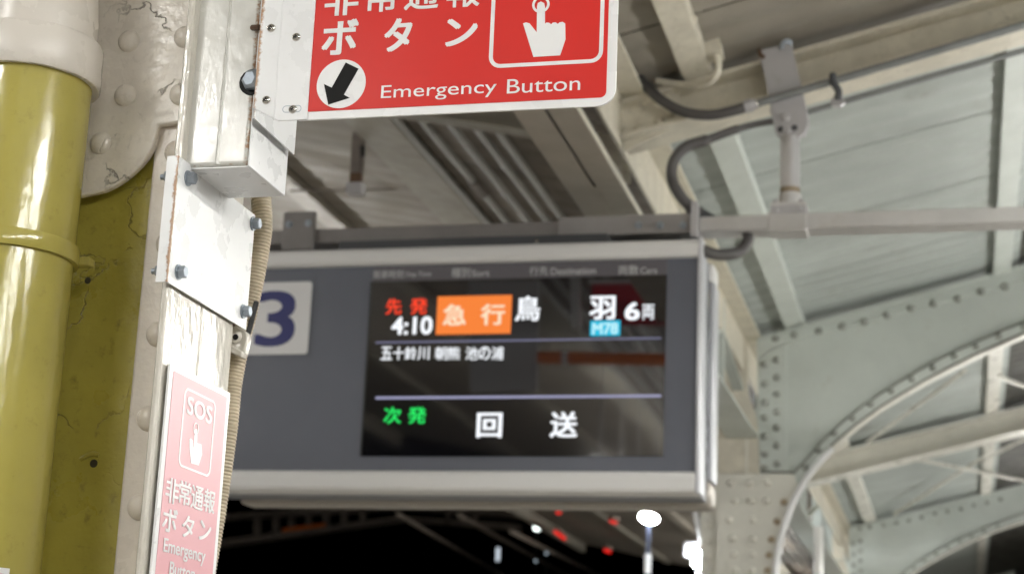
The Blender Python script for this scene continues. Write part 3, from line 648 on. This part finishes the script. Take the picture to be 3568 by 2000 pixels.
# ------------------------------------------------------------------ near column: web, gusset, flange, rivets
nc = thing('steel_column', 'old riveted column, cream above and olive yellow below, behind the yellow pipe', 'column', (-1.15, 2.3, 0), 'riveted platform columns')
YF, YW, YG = 2.25, 2.266, 2.240
XF = atY(465, 1250, YF).x
MB().box(-1.62, XF+0.02, YW, YW+0.012, 0, 3.0).build('web_plate', YELLOW, nc)
MB().box(XF, XF+0.098, YF, YF+0.014, 0, 3.0).build('flange_angle', CREAMF, nc, bevel=0.004)
gp = [(700, -400), (668, 425), (600, 430), (549, 437), (546, 470), (536, 505), (516, 542), (490, 575), (462, 602), (430, 628), (398, 648), (365, 664), (330, 673), (250, 690), (120, 700), (-60, 700), (-60, -400)]
MB().prism([atY(*p, YG-0.004) for p in gp], (0, 0.013, 0)).build('gusset_plate', CREAM, nc, bevel=0.003)
rn = dome('rivet', 0.0172, 0.011, CREAM, seg=28)
for p in ((450, 146), (437, 334), (645, 131), (630, 330), (352, 500)): place(rn, 'rivet', atY(*p, YG-0.004), nc)
rf = dome('rivet', 0.0185, 0.014, CREAMF, seg=28)
for p in ((616, 533), (586, 850), (553, 1165), (520, 1458), (488, 1766), (455, 2070)): place(rf, 'rivet', atY(*p, YF), nc)
MB().lathe([(0.006, 0.0), (0.006, 0.0006)], atY(327, 1614, YW), (0, -1, 0), 14).build('drilled_hole', HOLE, nc)
MB().lathe([(0.005, 0), (0.005, 0.0006)], atY(306, 978, YW), (0, -1, 0), 12).build('bolt_hole', HOLE, nc)
bl = MB(); bl.tube(smooth_path([atY(283, 1600, YW), atY(300, 1588, YW-0.002), atY(320, 1580, YW-0.002), atY(345, 1585, YW)], 4), 0.0035, 8); bl.build('paint_run', YELLOW, nc)

# ------------------------------------------------------------------ yellow downpipe
pc = atY(100, 300, 2.14); px_, py_ = pc.x, pc.y
dpi = thing('downpipe', 'glossy olive yellow drainpipe at the left edge with a cream top', 'pipe', (px_, py_, 0))
RP = 0.0895
zc = atY(100, 203, 2.04).z            # lower rim of the collar
MB().lathe([(RP, 0.0), (RP, zc+0.02)], (px_, py_, 0), (0, 0, 1), 64).build('pipe', PIPE_Y, dpi)
MB().lathe([(RP+0.002, zc+0.001), (0.0985, zc), (0.1005, zc+0.003), (0.1005, zc+0.059), (0.098, zc+0.064), (RP-0.004, zc+0.067)], (px_, py_, 0), (0, 0, 1), 64).build('collar', PIPE_C, dpi)
MB().tube(smooth_path([(px_, py_, zc+0.06), (px_, py_, zc+0.10), (px_-0.012, py_, zc+0.17), (px_-0.05, py_, zc+0.27), (px_-0.12, py_, zc+0.33), (px_-0.25, py_, zc+0.40)], 8), 0.0885, 48).build('elbow', PIPE_C, dpi)
zb = atY(60, 812, 2.05).z
MB().lathe([(RP-0.001, zb-0.0125), (RP+0.006, zb-0.012), (RP+0.007, zb-0.009), (RP+0.007, zb+0.009), (RP+0.006, zb+0.012), (RP-0.001, zb+0.0125)], (px_, py_, 0), (0, 0, 1), 64).build('pipe_clip', PIPE_Y, dpi)
tq = atY(310, 930, 2.19)
MB().box(px_+RP*0.8, tq.x+0.004, 2.18, 2.20, zb-0.009, zb+0.003).build('clip_tab', PIPE_Y, dpi, bevel=0.002)
MB().box(px_-0.05, px_-0.034, py_-RP-0.012, py_-RP+0.004, zb-0.014, zb+0.014).build('clip_lug', PIPE_Y, dpi, bevel=0.002)
# small red notice at the very bottom left
sn = thing('notice', 'small red notice with white border wrapped on the yellow pipe at the bottom left corner', 'notice', atY(10, 1990, 2.04))
zt_ = atY(18, 1968, 2.055).z
def arc(r0, r1, a0, a1, z0, z1, nm, m_, parent):
    b = MB(); n_ = 14; vs = []
    for k in range(n_+1):
        a = R(a0+(a1-a0)*k/n_)
        for r_ in (r0, r1):
            for z in (z0, z1): vs.append((px_+r_*math.cos(a), py_+r_*math.sin(a), z))
    fs = []
    for k in range(n_):
        i = 4*k; fs += [(i+2, i+6, i+7, i+3), (i, i+1, i+5, i+4), (i+1, i+3, i+7, i+5), (i, i+4, i+6, i+2)]
    fs += [(0, 2, 3, 1), (4*n_, 4*n_+1, 4*n_+3, 4*n_+2)]
    b.add(vs, fs); b.smooth = True; return b.build(nm, m_, parent)
# right edge of the notice as an angle on the pipe
best = min(range(-150, -20), key=lambda a: abs((lambda v: (PW/2+FPX*v.dot(RT)/v.dot(FW)))(Vector((px_+RP*math.cos(R(a)), py_+RP*math.sin(R(a)), zt_))-EYE)-34))
arc(RP+0.0004, RP+0.0012, best-60, best, zt_-0.16, zt_, 'backing', SIGNW, sn)
arc(RP+0.0013, RP+0.0018, best-57, best-4.5, zt_-0.152, zt_-0.008, 'red_field', SIGNR, sn)

# ------------------------------------------------------------------ post with bracket box and clamp plate
XP = -1.0
ps = thing('sign_post', 'glossy cream steel post with white box bracket and clamp plate', 'post', (-1.01, 2.18, 0))
# post: channel with its broad face to the right and a shallow groove along the middle
y0p, y1p = atX(584, 1030, XP-0.006).y, atX(806, 1260, XP-0.006).y
ym = atX(705, 1080, XP-0.006).y
prof = [(XP-0.0165, y0p+0.003), (XP-0.0145, y0p), (XP-0.009, y0p), (XP-0.006, y0p+0.003), (XP-0.006, ym-0.004), (XP-0.009, ym-0.001), (XP-0.009, ym+0.001), (XP-0.006, ym+0.004), (XP-0.006, y1p-0.004), (XP-0.009, y1p), (XP-0.0165, y1p)]
MB().prism([(a, b_, 0) for a, b_ in prof], (0, 0, 2.90)).build('channel', POST, ps, bevel=0.002)
# upper box
bxL, bxR, by0, by1, bz = -1.012, -0.914, 2.10, 2.234, 2.343
bb = MB().box(bxL, bxR-0.0025, by0, by1, bz+0.002, 2.95).build('bracket_box', BOXM, ps, bevel=0.006, seg=3)
MB().box(bxR-0.0022, bxR, by0-0.001, by1, bz, 2.95).build('box_side_plate', WHITEB, ps, bevel=0.0008)
MB().box(bxL+0.004, bxR-0.0025, by0+0.004, by1, bz, bz+0.0018).build('box_bottom_plate', WHITEB, ps)
# ridge down the middle of the box front
xr_ = atY(770, 400, by0).x
MB().prism([(xr_-0.004, by0+0.001, bz+0.004), (xr_, by0-0.0022, bz+0.004), (xr_+0.004, by0+0.001, bz+0.004)], (0, 0, 0.6)).build('weld_ridge', BOXM, ps)
# flange nut peeking out from behind the sign bracket
MB().lathe([(0.012, 0), (0.015, 0.002), (0.015, 0.010), (0.010, 0.014)], atY(888, 285, 2.10), (-0.25, -1, 0), 6).build('nut', BOLT, ps)
MB().lathe([(0.019, 0), (0.019, 0.0015)], atY(880, 288, 2.10), (0, -1, 0), 16).build('nut_hole', BLACK, ps)
MB().tube([atY(880, 98, 2.10), atY(905, 97, 2.09)], 0.0042, 8).build('stud', RUST, ps)
# clamp plate
cp = [atX(*p, XP) for p in ((622, 553), (584, 985), (858, 1148), (890, 741))]
yF, yB = (cp[0].y+cp[1].y)/2, (cp[2].y+cp[3].y)/2; zB, zT = (cp[1].z+cp[2].z)/2, (cp[0].z+cp[3].z)/2
cl = MB().box(XP-0.0018, XP, yF+0.0012, yB, zB, zT).build('clamp_plate', WHITE, ps)
MB().box(XP-0.0165, XP, yF-0.001, yF+0.001, zB, zT).build('plate_flange', WHITE, cl)
hb1 = hexbolt('bolt', 0.0085, 0.012, (1, 0, 0))
for p in ((653, 622), (620, 948), (880, 780), (846, 1085)): place(hb1, 'bolt', atX(*p, XP), cl)
hb2 = hexbolt('bolt_end', 0.0075, 0.012, (-1, 0, 0))
for zz in (atX(653, 622, XP).z, atX(620, 948, XP).z):
    place(hb2, 'bolt_end', (XP-0.0165, yF+0.022, zz), cl)
    MB().tube([(XP-0.027, yF+0.022, zz), (XP-0.034, yF+0.022, zz)], 0.004, 10).build('bolt_thread', BOLT, cl)

# ------------------------------------------------------------------ corrugated conduit behind the post
cpth = smooth_path([atY(905, 630, 2.372), atY(909, 690, 2.372), atY(914, 780, 2.372), atY(907, 850, 2.372), atY(884, 980, 2.372), atY(860, 1090, 2.372), atY(838, 1180, 2.372), atY(818, 1280, 2.372), atY(805, 1360, 2.372), atY(790, 1510, 2.372), atY(753, 1770, 2.372), atY(714, 2000, 2.372), atY(690, 2160, 2.372)], 40)
# resample evenly
L_ = [0.0]
for a, b_ in zip(cpth[:-1], cpth[1:]): L_.append(L_[-1]+(b_-a).length)
pitch = 0.0052; nst = int(L_[-1]/pitch*6); pts = []; rad = []; j = 0
for k in range(nst+1):
    sdist = L_[-1]*k/nst
    while j < len(L_)-2 and L_[j+1] < sdist: j += 1
    f_ = (sdist-L_[j])/max(1e-9, L_[j+1]-L_[j]); pts.append(cpth[j].lerp(cpth[j+1], f_))
    ph = (sdist/pitch) % 1.0
    rad.append(0.0140 + 0.0018*(0.5+0.5*math.cos(2*math.pi*ph))**0.6)
fc = thing('flexible_conduit', 'ribbed cream flexible conduit running down behind the sign post', 'conduit', cpth[-1])
fb = MB().tube(pts, rad, 18); o = fb.build('ribbed_tube', FLEX, fc); o.data.set_sharp_from_angle(angle=R(85))
# saddle clip with its bolt, and a black tie
cs = thing('conduit_saddle', 'cream metal saddle clip holding the ribbed conduit to the post', 'clip', atY(815, 1190, 2.29))
c22 = crop(0, 600, 2.063)
ysd = 2.335
MB().prism([atY(*c22(*p), ysd) for p in ((1610, 1250), (1655, 1130), (1690, 1095), (1775, 1150), (1782, 1190), (1755, 1310), (1730, 1320))], (0, 0.016, 0)).build('strap', POST, cs, bevel=0.003)
MB().prism([atY(*c22(*p), ysd-0.006) for p in ((1600, 1240), (1645, 1230), (1745, 1290), (1735, 1330), (1610, 1275))], (0, 0.018, 0)).build('strap_foot', POST, cs, bevel=0.002)
MB().lathe([(0.011, 0), (0.011, 0.004), (0.008, 0.006)], atY(*c22(1690, 1180), ysd), (0.3, -1, 0), 8).build('bolt_head', POST, cs)
MB().lathe([(0.0045, 0), (0.0045, 0.001)], atY(*c22(1694, 1185), ysd-0.0068), (0, -1, 0), 10).build('slot_hole', BLACK, cs)
MB().tube(smooth_path([atY(*c22(1690, 1090), ysd), atY(*c22(1660, 1085), ysd), atY(*c22(1625, 1100), ysd)], 3), 0.004, 8).build('lug', RUST, cs)
tw = MB(); tw.tube(smooth_path([atY(*c22(1845, 925), 2.352), atY(*c22(1825, 1000), 2.352), atY(*c22(1800, 1100), 2.352), atY(*c22(1775, 1185), 2.352)], 6), [0.002]+[0.0042]*16+[0.004, 0.003], 8)
tag(tw.build('cable_tape', ZIP), 'short black strip of tape on the ribbed conduit above the saddle clip', 'tape')

# ------------------------------------------------------------------ red emergency sign
YS = 2.082
cs4 = crop(850, 0, 1.805); c1 = crop(0, 0, 2.0627)
def E4(x, y, Y=YS): q = atY(*cs4(x, y), Y); return q.x, q.z
es = thing('emergency_sign', 'red and white emergency button sign with black arrow on white disc', 'sign', (*E4(400, 760), 0)[:1]+(YS, E4(400, 765)[1]))
px0, px1 = E4(395, 700)[0], E4(2342, 400)[0]
pz0 = (E4(405, 757)[1]+E4(2200, 668)[1])/2; pz1 = pz0+0.335
to3 = lambda Y: (lambda x, z: Vector((x, Y, z)))
MB().prism([(x, YS, z) for x, z in rrect(px0-0.012, px1, pz0, pz1, [0.001, 0.024, 0.024, 0.001])], (0, 0.004, 0)).build('panel', SIGNW, es)
rx0, rx1 = (E4(447, 0)[0]+E4(405, 700)[0])/2, E4(2284, 400)[0]; rz0 = (E4(420, 712)[1]+E4(2250, 607)[1])/2
red = MB().prism([(x, YS-0.0008, z) for x, z in rrect(rx0, rx1, rz0, pz1-0.022, [0.002, 0.008, 0.008, 0.002])], (0, 0.0008, 0)).build('red_field', SIGNR, es)
YT = YS-0.0014
def etext(txt, x0, x1, y0, y1, bold=0.03, m_=SIGNW, name='character', par=None):
    a, b_ = E4(x0, (y0+y1)/2, YT), E4(x1, (y0+y1)/2, YT); t, u = E4((x0+x1)/2, y0, YT)[1], E4((x0+x1)/2, y1, YT)[1]
    return letter(name, txt, (0, YT, 0), (1, 0, 0), (0, 0, 1), (a[0], b_[0], u, t), m_, par or red, bold)
etext('ボ', 500, 710, 130, 342); etext('タ', 890, 1050, 122, 322); etext('ン', 1275, 1462, 122, 287)
etext('非', 516, 718, -118, 97, 0.02); etext('常', 772, 960, -130, 75, 0.015); etext('通', 1015, 1222, -142, 60, 0.015); etext('報', 1280, 1482, -155, 46, 0.012)
etext('Emergency', 863, 1588, 522, 628, 0.004, name='lettering'); etext('Button', 1655, 2115, 490, 580, 0.004, name='lettering')
# disc with arrow
cc = E4(611, 529, YT); rr0 = (E4(765, 529, YT)[0]-E4(458, 529, YT)[0])/2
disc = MB().prism([(cc[0]+rr0*math.cos(2*math.pi*k/48), YT, cc[1]+rr0*math.sin(2*math.pi*k/48)) for k in range(48)], (0, 0.0005, 0)).build('white_disc', SIGNW, red)
MB().prism([(*E4(*p, YT-0.0006)[:1], YT-0.0006, E4(*p, YT-0.0006)[1]) for p in ((640, 395), (720, 434), (628, 597), (665, 617), (530, 659), (503, 530), (552, 553))], (0, 0.0005, 0)).build('arrow', BLACK, disc)
# pictogram: rounded frame and pointing hand
fx0, fx1 = E4(1548, 200, YT)[0], E4(2262, 200, YT)[0]; fz0 = (E4(1620, 433, YT)[1]+E4(2200, 392, YT)[1])/2
wd = 0.0052; hgt = 0.165
pic = ring2(rrect(fx0, fx1, fz0, fz0+hgt, 0.016), rrect(fx0+wd, fx1-wd, fz0+wd, fz0+hgt-wd, 0.011), to3(YT), (0, 0.0005, 0)).build('pictogram_frame', SIGNW, red)
hand = [(1755, 150), (1775, 143), (1797, 150), (1841, 205), (1843, 45), (1848, 22), (1868, 12), (1888, 22), (1893, 45), (1893, 152), (1903, 144), (1920, 146), (1932, 156), (1942, 145), (1960, 143), (1974, 153), (1985, 143), (2005, 140), (2020, 150), (2022, 250), (1988, 350), (1820, 360)]
MB().prism([(E4(*p, YT)[0], YT, E4(*p, YT)[1]) for p in hand], (0, 0.0005, 0)).build('hand', SIGNW, pic)
hc = E4(1868, 32, YT); k_ = (E4(1868+55, 32, YT)[0]-hc[0])
cir = lambda r_: [(hc[0]+r_*math.cos(2*math.pi*k/32), hc[1]+r_*math.sin(2*math.pi*k/32)) for k in range(32)]
ring2(cir(k_), cir(k_*0.72), to3(YT-0.0007), (0, 0.0005, 0)).build('button_ring', SIGNW, pic)
letter('lettering', 'SOS', (0, YT, 0), (1, 0, 0), (0, 0, 1), (fx0+0.02, fx1-0.02, fz0+0.115, fz0+0.15), SIGNW, pic, 0.02)
# bracket: flat leg on the sign plane and folded leg along the box
B1 = lambda x, y, Y=YS-0.002: Vector((atY(*c1(x, y), Y)))
bzl = pz1-0.005
bxl = -0.906
br = MB().prism([(bxl, YS-0.003, pz0+0.020), (bxl, YS-0.003, bzl), (px0+0.002, YS-0.003, bzl), (px0+0.002, YS-0.003, pz0-0.0004), (B1(2000, 878).x, YS-0.003, pz0-0.0004)], (0, 0.0025, 0)).build('mounting_bracket', WHITEB, es, bevel=0.0006)
MB().box(bxl, bxl+0.002, YS+0.0005, YS+0.15, pz0+0.006, bzl).build('bracket_leg', WHITEB, br)
fold = B1(2015, 300).x
MB().prism([(fold-0.0012, YS-0.003, pz0+0.001), (fold, YS-0.0036, pz0+0.001), (fold+0.0012, YS-0.003, pz0+0.001)], (0, 0, 0.33)).build('fold_line', WHITEB, br)
sc = dome('screw', 0.0062, 0.004, STEEL, seg=16)
for p in ((1950, 205), (2130, 270), (1915, 722), (2105, 788)): 
    s_ = place(sc, 'screw', B1(*p, YS-0.003), br)
    q = B1(*p, YS-0.003)
    MB().box(q.x-0.003, q.x+0.003, YS-0.0074, YS-0.0068, q.z-0.0006, q.z+0.0006).build('cross_slot', BLACK, s_)
    MB().box(q.x-0.0006, q.x+0.0006, YS-0.00755, YS-0.0066, q.z-0.003, q.z+0.003).build('cross_slot', BLACK, s_)
q = B1(2098, 785, YS-0.003)
ring2([(x, z) for x, z in rrect(q.x-0.0135, q.x+0.0135, q.z-0.005, q.z+0.005, 0.005)], [(x, z) for x, z in rrect(q.x-0.0125, q.x+0.0125, q.z-0.004, q.z+0.004, 0.004)], to3(YS-0.0032), (0, 0.0002, 0)).build('slot_edge', BOLT, br)

# ------------------------------------------------------------------ SOS sign on the post's side face
XS = -0.998
c33 = crop(0, 1250, 1.925)
def Q3(x, y, X=XS): q = atX(*c33(x, y), X); return q.y, q.z
tl, tr = Q3(1142, 42), Q3(1546, 214)
sy0, sy1 = tl[0], tr[0]; sz_t = (tl[1]+tr[1])/2; sH = 0.42
ss = thing('sos_sign', 'upright glare-paled red SOS emergency button sign fixed to the side of the post', 'sign', (XS, (sy0+sy1)/2, sz_t-sH))
toX = lambda X: (lambda y_, z: Vector((X, y_, z)))
MB().prism([(XS-0.003, y_, z) for y_, z in rrect(sy0, sy1, sz_t-sH, sz_t, 0.003)], (0.003, 0, 0)).build('panel', SIGNW, ss)
mg = 0.0085
srd = MB().prism([(XS+0.0001, y_, z) for y_, z in rrect(sy0+mg*1.3, sy1-mg*1.3, sz_t-sH+mg, sz_t-mg, 0.002)], (0.0006, 0, 0)).build('red_field', SOSR, ss)
XT = XS+0.0012
def q3(x, y): return Q3(x, y, XT)
b_l = (q3(1245, 205)[0]+q3(1188, 720)[0])/2; b_r = (q3(1450, 290)[0]+q3(1410, 790)[0])/2
b_t = (q3(1260, 200)[1]+q3(1430, 272)[1])/2; b_b = (q3(1205, 722)[1]+q3(1395, 790)[1])/2
SOSW = mat('sos_sign_white', (0.82, 0.81, 0.82), 0.36, ior=1.75)
fr = ring2(rrect(b_l, b_r, b_b, b_t, 0.012), rrect(b_l+0.004, b_r-0.004, b_b+0.003, b_t-0.003, 0.009), toX(XT), (-0.0005, 0, 0)).build('pictogram_frame', SOSW, srd)
def sbox(x0, y0, x1, y1):   # left-middle and right-middle pixel to Y range
    return q3(x0, y0)[0], q3(x1, y1)[0]
def stext(txt, xl, yt_l, yb_l, xr, yt_r, yb_r, name='lettering', bold=0.02, par=None):
    u0, u1 = q3(xl, (yt_l+yb_l)/2)[0], q3(xr, (yt_r+yb_r)/2)[0]
    v1 = (q3(xl, yt_l)[1]+q3(xr, yt_r)[1])/2; v0 = (q3(xl, yb_l)[1]+q3(xr, yb_r)[1])/2
    return letter(name, txt, (XT, 0, 0), (0, 1, 0), (0, 0, 1), (u0, u1, v0, v1), SOSW, par or srd, bold)
stext('SOS', 1256, 262, 375, 1420, 310, 432, bold=0.03, par=fr)
hd = [(1270, 540), (1280, 530), (1292, 545), (1300, 600), (1305, 480), (1312, 468), (1322, 470), (1326, 484), (1322, 562), (1352, 572), (1356, 640), (1334, 715), (1282, 700), (1272, 600)]
MB().prism([(XT, *q3(*p)) for p in hd], (-0.0005, 0, 0)).build('hand', SOSW, fr)
hcy, hcz = q3(1313, 468); 
ell = lambda k: [(hcy+0.0085*k*math.cos(2*math.pi*i/24), hcz+0.0085*k*math.sin(2*math.pi*i/24)) for i in range(24)]
ring2(ell(1.0), ell(0.78), toX(XT+0.0006), (-0.0004, 0, 0)).build('button_ring', SOSW, fr)
for ch, xl, ytl, ybl, xr, ytr, ybr in (('非', 1113, 785, 955, 1198, 815, 985), ('常', 1200, 808, 965, 1278, 832, 995), ('通', 1283, 838, 998, 1362, 865, 1022), ('報', 1368, 868, 1020, 1440, 885, 1042)):
    stext(ch, xl, ytl, ybl, xr, ytr, ybr, 'character', 0.022)
for ch, xl, ytl, ybl, xr, ytr, ybr in (('ボ', 1092, 985, 1150, 1185, 1015, 1172), ('タ', 1222, 1040, 1190, 1298, 1062, 1205), ('ン', 1338, 1080, 1215, 1412, 1098, 1222)):
    stext(ch, xl, ytl, ybl, xr, ytr, ybr, 'character', 0.03)
stext('Emergency', 1096, 1205, 1335, 1376, 1270, 1378, bold=0.02)
stext('Button', 1138, 1355, 1452, 1306, 1398, 1478, bold=0.02)

# ------------------------------------------------------------------ fluorescent platform lights (they light the place; unseen, some added to brighten the far roof)
def light_fitting(X, Y, Z, zroof, tube=None):
    t = thing('light_fitting', 'unseen white twin tube fluorescent fitting hung below the platform roof', 'light', (X, Y, Z), 'fluorescent fittings along the platform')
    MB().prism([(X-0.035, Y-0.62, Z+0.03), (X+0.035, Y-0.62, Z+0.03), (X+0.025, Y-0.62, Z+0.09), (X-0.025, Y-0.62, Z+0.09)], (0, 1.24, 0)).build('housing', SIGNW, t)
    for dx in (-0.05, 0.05):
        MB().tube([(X+dx, Y-0.59, Z), (X+dx, Y+0.59, Z)], 0.016, 10).build('tube', tube or TUBE_E, t)
        for e in (-0.605, 0.605): MB().box(X+dx-0.014, X+dx+0.014, Y+e-0.014, Y+e+0.014, Z-0.02, Z+0.0295).build('lamp_holder', SIGNW, t)
    for e in (-0.4, 0.4): MB().tube([(X, Y+e, Z+0.091), (X, Y+e, zroof)], 0.008, 8).build('drop_rod', GALV, t)
for k in range(19): light_fitting(1.38, -5.0+1.5*k, 3.19, zr(1.38)+0.05)
for k in range(7): light_fitting(4.2, -6.0+3.0*k, 3.75, zr(4.2)+0.05)
for k in range(5): light_fitting(-2.40, -6.3+1.5*k, 3.48, zl(-2.40)+0.05, TUBE_M)
for X_, Y_ in ((-2.08, 19.0), (-2.42, 22.0), (-2.76, 25.0), (-3.05, 27.8)): light_fitting(X_, Y_, 3.92, zl(X_)+0.05)  # added fittings, unseen behind the column, to light the far left wing
for k in range(12): light_fitting(-4.95, -0.5+1.5*k, 3.97, zl(-4.95)+0.05, TUBE_N)  # far end of this row added, hidden by the display, to light the wing

# ------------------------------------------------------------------ far things under the display: lamps, canopy, signals, wires
c77 = crop(1800, 1650, 3.22)
lp = thing('platform_lamp', 'bright white lamp on a slim pole just below the right end of the display', 'lamp', (0, 0, 0))
q = atY(*c77(1485, 492), 16.0); lp.location = (q.x, q.y, 0)
lpg = MB(); lpg.lathe([(0.02, -0.052), (0.055, -0.044), (0.082, -0.022), (0.09, 0.0), (0.08, 0.022), (0.05, 0.038), (0.015, 0.044)], q, (0.18, 0, 1), 24); lpg.build('lantern', LAMP_E, lp)
MB().tube([(q.x, q.y, 0), (q.x, q.y, q.z-0.075)], 0.022, 10).build('pole', mat('navy_pole', (0.03, 0.035, 0.06), 0.5), lp)
MB().lathe([(0.03, 0), (0.03, 0.18)], (q.x, q.y, atY(*c77(1485, 1120), 16.0).z), (0, 0, 1), 12).build('pole_sleeve', SIGNW, lp)
lp2 = thing('platform_lamp', 'bright white lamp on a curved arm at the bottom edge beside the riveted column', 'lamp', (0, 0, 0))
q = atY(*c77(2065, 960), 15.0); lp2.location = (q.x, q.y, 0)
lg = MB(); lg.lathe([(0.025, -0.075), (0.06, -0.06), (0.07, 0.0), (0.06, 0.05), (0.03, 0.065)], q, (0.35, 0, 1), 24); lg.build('lantern', LAMP_E, lp2)
MB().tube(smooth_path([atY(*c77(2010, 380), 14.9), atY(*c77(2040, 560), 14.9), atY(*c77(2085, 760), 14.95), atY(*c77(2120, 880), 15.05)]), 0.026, 10).build('arm', SIGNW, lp2)
MB().tube([(q.x-0.02, q.y+0.02, 0), (q.x-0.02, q.y+0.02, q.z-0.10)], 0.022, 10).build('pole', GALV, lp2)
MB().box(q.x-0.16, q.x-0.04, q.y+0.05, q.y+0.15, q.z+0.03, q.z+0.16).build('gear_box', GALV, lp2, bevel=0.02)
# red signal lamps under the end of the left roof wing
RG = 'red lamps at the end of the left roof wing'
for i, (p0, p1, r_, lb) in enumerate((((430, 650), (540, 728), 0.022, 'long red lamp glow at the outer corner of the left roof wing'), ((990, 855), (1050, 875), 0.022, 'red lamp on the end beam of the left roof wing'),
                                      ((1050, 530), (1120, 553), 0.016, 'red lamp under the roof left of the bright lamp'), ((450, 435), (490, 438), 0.016, 'small red lamp under the lower edge of the display'))):
    a, b_ = atL(*c77(*p0), -0.16), atL(*c77(*p1), -0.16)
    if a.y > 29.0: k = 29.0/a.y; a = EYE+(a-EYE)*k
    if b_.y > 29.0: k = 29.0/b_.y; b_ = EYE+(b_-EYE)*k
    t = thing('red_lamp', lb, 'lamp', a, RG)
    MB().tube([a, b_], r_, 10).build('lens', RED_E, t)
    MB().beam(a+Vector((0, 0, r_+0.03)), b_+Vector((0, 0, r_+0.03)), 0.1, 0.04).build('cowl', DARKB, t)
for p, r_, m_, lb, YY in (((230, 598), 0.13, SMALL_E, 'small round white lamp in the dark below the display', 62), ((215, 975), 0.05, FAINT_E, 'faint lower lamp in the dark beneath the small round white lamp', 60), ((335, 890), 0.05, FAINT_E, 'faint upper lamp in the dark right of the small round white lamp', 60)):
    q = atY(*c77(*p), YY); t = thing('distant_lamp', lb, 'lamp', (q.x, q.y, -1.3), 'distant lamps in the night')
    MB().lathe([(r_*0.5, -r_), (r_, -r_*0.4), (r_, r_*0.4), (r_*0.5, r_)], q, (0, 0, 1), 14).build('globe', m_, t)
    MB().tube([(q.x, q.y, -1.3), (q.x, q.y, q.z-r_)], 0.05, 8).build('pole', DARKG, t)
c8 = crop(750, 1650, 3.22)
q = atY(*cs4(1590, 3390), 58) if False else atY(1735, 1930, 58)
t = thing('distant_lamp', 'thin upright white light in the dark below the screen', 'lamp', (q.x, q.y, -1.3), 'distant lamps in the night')
MB().tube([q+Vector((0, 0, -0.22)), q+Vector((0, 0, 0.22))], 0.06, 8).build('tube', glow('thin_lamp', (0.8, 0.9, 1.0), 0.9), t)
MB().tube([(q.x, q.y, -1.3), q+Vector((0, 0, -0.23))], 0.03, 8).build('pole', DARKG, t)
# canopy of the far platform across the tracks
YC2 = 34.0
def F8(x, y): return atY(*c8(x, y), YC2)
fcn = thing('far_canopy', 'dark gabled canopy of the far platform across the tracks, below the display', 'canopy', F8(2080, 470)*1)
fcn.location.z = 0
MB().prism([F8(-600, 830), F8(330, 700), F8(2080, 470), F8(3400, 560), F8(3400, 620), F8(2080, 520), F8(330, 770), F8(-600, 900)], (0, 0.3, 0)).build('lower_chord', DARKB, fcn)
MB().prism([F8(-600, 500), F8(330, 430), F8(2080, 330), F8(3400, 430), F8(3400, 490), F8(2080, 390), F8(330, 490), F8(-600, 560)], (0, 0.3, 0)).build('upper_chord', DARKB, fcn)
for i, (x_, yt, yb) in enumerate(((450, 480, 690), (665, 480, 660), (840, 470, 640), (1030, 460, 610), (1230, 450, 590), (1430, 430, 560), (1640, 420, 530), (2600, 430, 560), (2900, 450, 580))):
    MB().prism([F8(x_-22, yt), F8(x_+22, yt), F8(x_+22, yb), F8(x_-22, yb)], (0, 0.2, 0)).build('strut', DARKB, fcn)
MB().prism([F8(760, 610), F8(1240, 548), F8(1240, 595), F8(760, 655)], (0, -0.05, 0)).build('lit_fascia', ORANGE, fcn)
for xx in (F8(100, 800).x, F8(3300, 800).x): MB().box(xx-0.15, xx+0.15, YC2+0.3, YC2+0.6, -1.3, 4.6).build('leg', DARKG, fcn)
WG = 'overhead wires in the dark'
for a, b_, lb in (((1386, 1790), (1760, 2010), 'left overhead wire falling from below the display'), ((1600, 1795), (1990, 2010), 'middle overhead wire below the display'), ((1780, 1850), (2120, 2020), 'right overhead wire below the red lamps')):
    wb = MB(); wb.tube([atY(*a, 24), atY(*b_, 42)], 0.035, 6); tag(wb.build('overhead_wire', DARKB), lb, 'wire', WG)

# ------------------------------------------------------------------ things behind the photographer, mirrored in the screen
def mirror(x, y, depth):
    q = atY(*cd(x, y), depth); return Vector((q.x, 2*YD-q.y, q.z))
DM = 8.2
op = thing('orange_pipe', 'orange pipe reflected in the dark middle of the screen', 'pipe', mirror(1800, 730, DM))
MB().tube([mirror(1480, 715, DM), mirror(2600, 735, DM)], 0.030, 16).build('pipe', ORANGE, op)
MB().tube([mirror(1605, 718, DM), mirror(1632, 719, DM)], 0.035, 16).build('collar', SIGNW, op)
rb_ = thing('hanging_banner', 'dark red banner with pale border reflected behind the 6 on the screen', 'banner', mirror(1930, 560, DM))
MB().prism([mirror(*p, DM) for p in ((1750, 345), (2500, 335), (2500, 545), (1750, 550))], (0, -0.02, 0)).build('cloth', mat('dark_red_cloth', (0.60, 0.03, 0.045), 0.6), rb_)
MB().prism([mirror(*p, DM) for p in ((1735, 325), (2500, 312), (2500, 330), (1735, 342))], (0, -0.03, 0)).build('top_bar', SIGNW, rb_)
wp = MB(); wp.prism([mirror(*p, DM-0.3) for p in ((1640, 280), (1682, 280), (1690, 560), (1648, 565))], (0, -0.06, 0)); tag(wp.build('white_hanger', SIGNW), 'white upright hanger reflected between the two large characters on the screen', 'hanger')
gp_ = MB(); gp_.prism([mirror(*p, DM+0.5) for p in ((1130, 330), (1480, 330), (1470, 880), (1140, 890))], (0, -0.04, 0)); tag(gp_.build('grey_board', mat('grey_board', (0.6, 0.6, 0.62), 0.6)), 'grey board reflected in the middle of the screen', 'board')
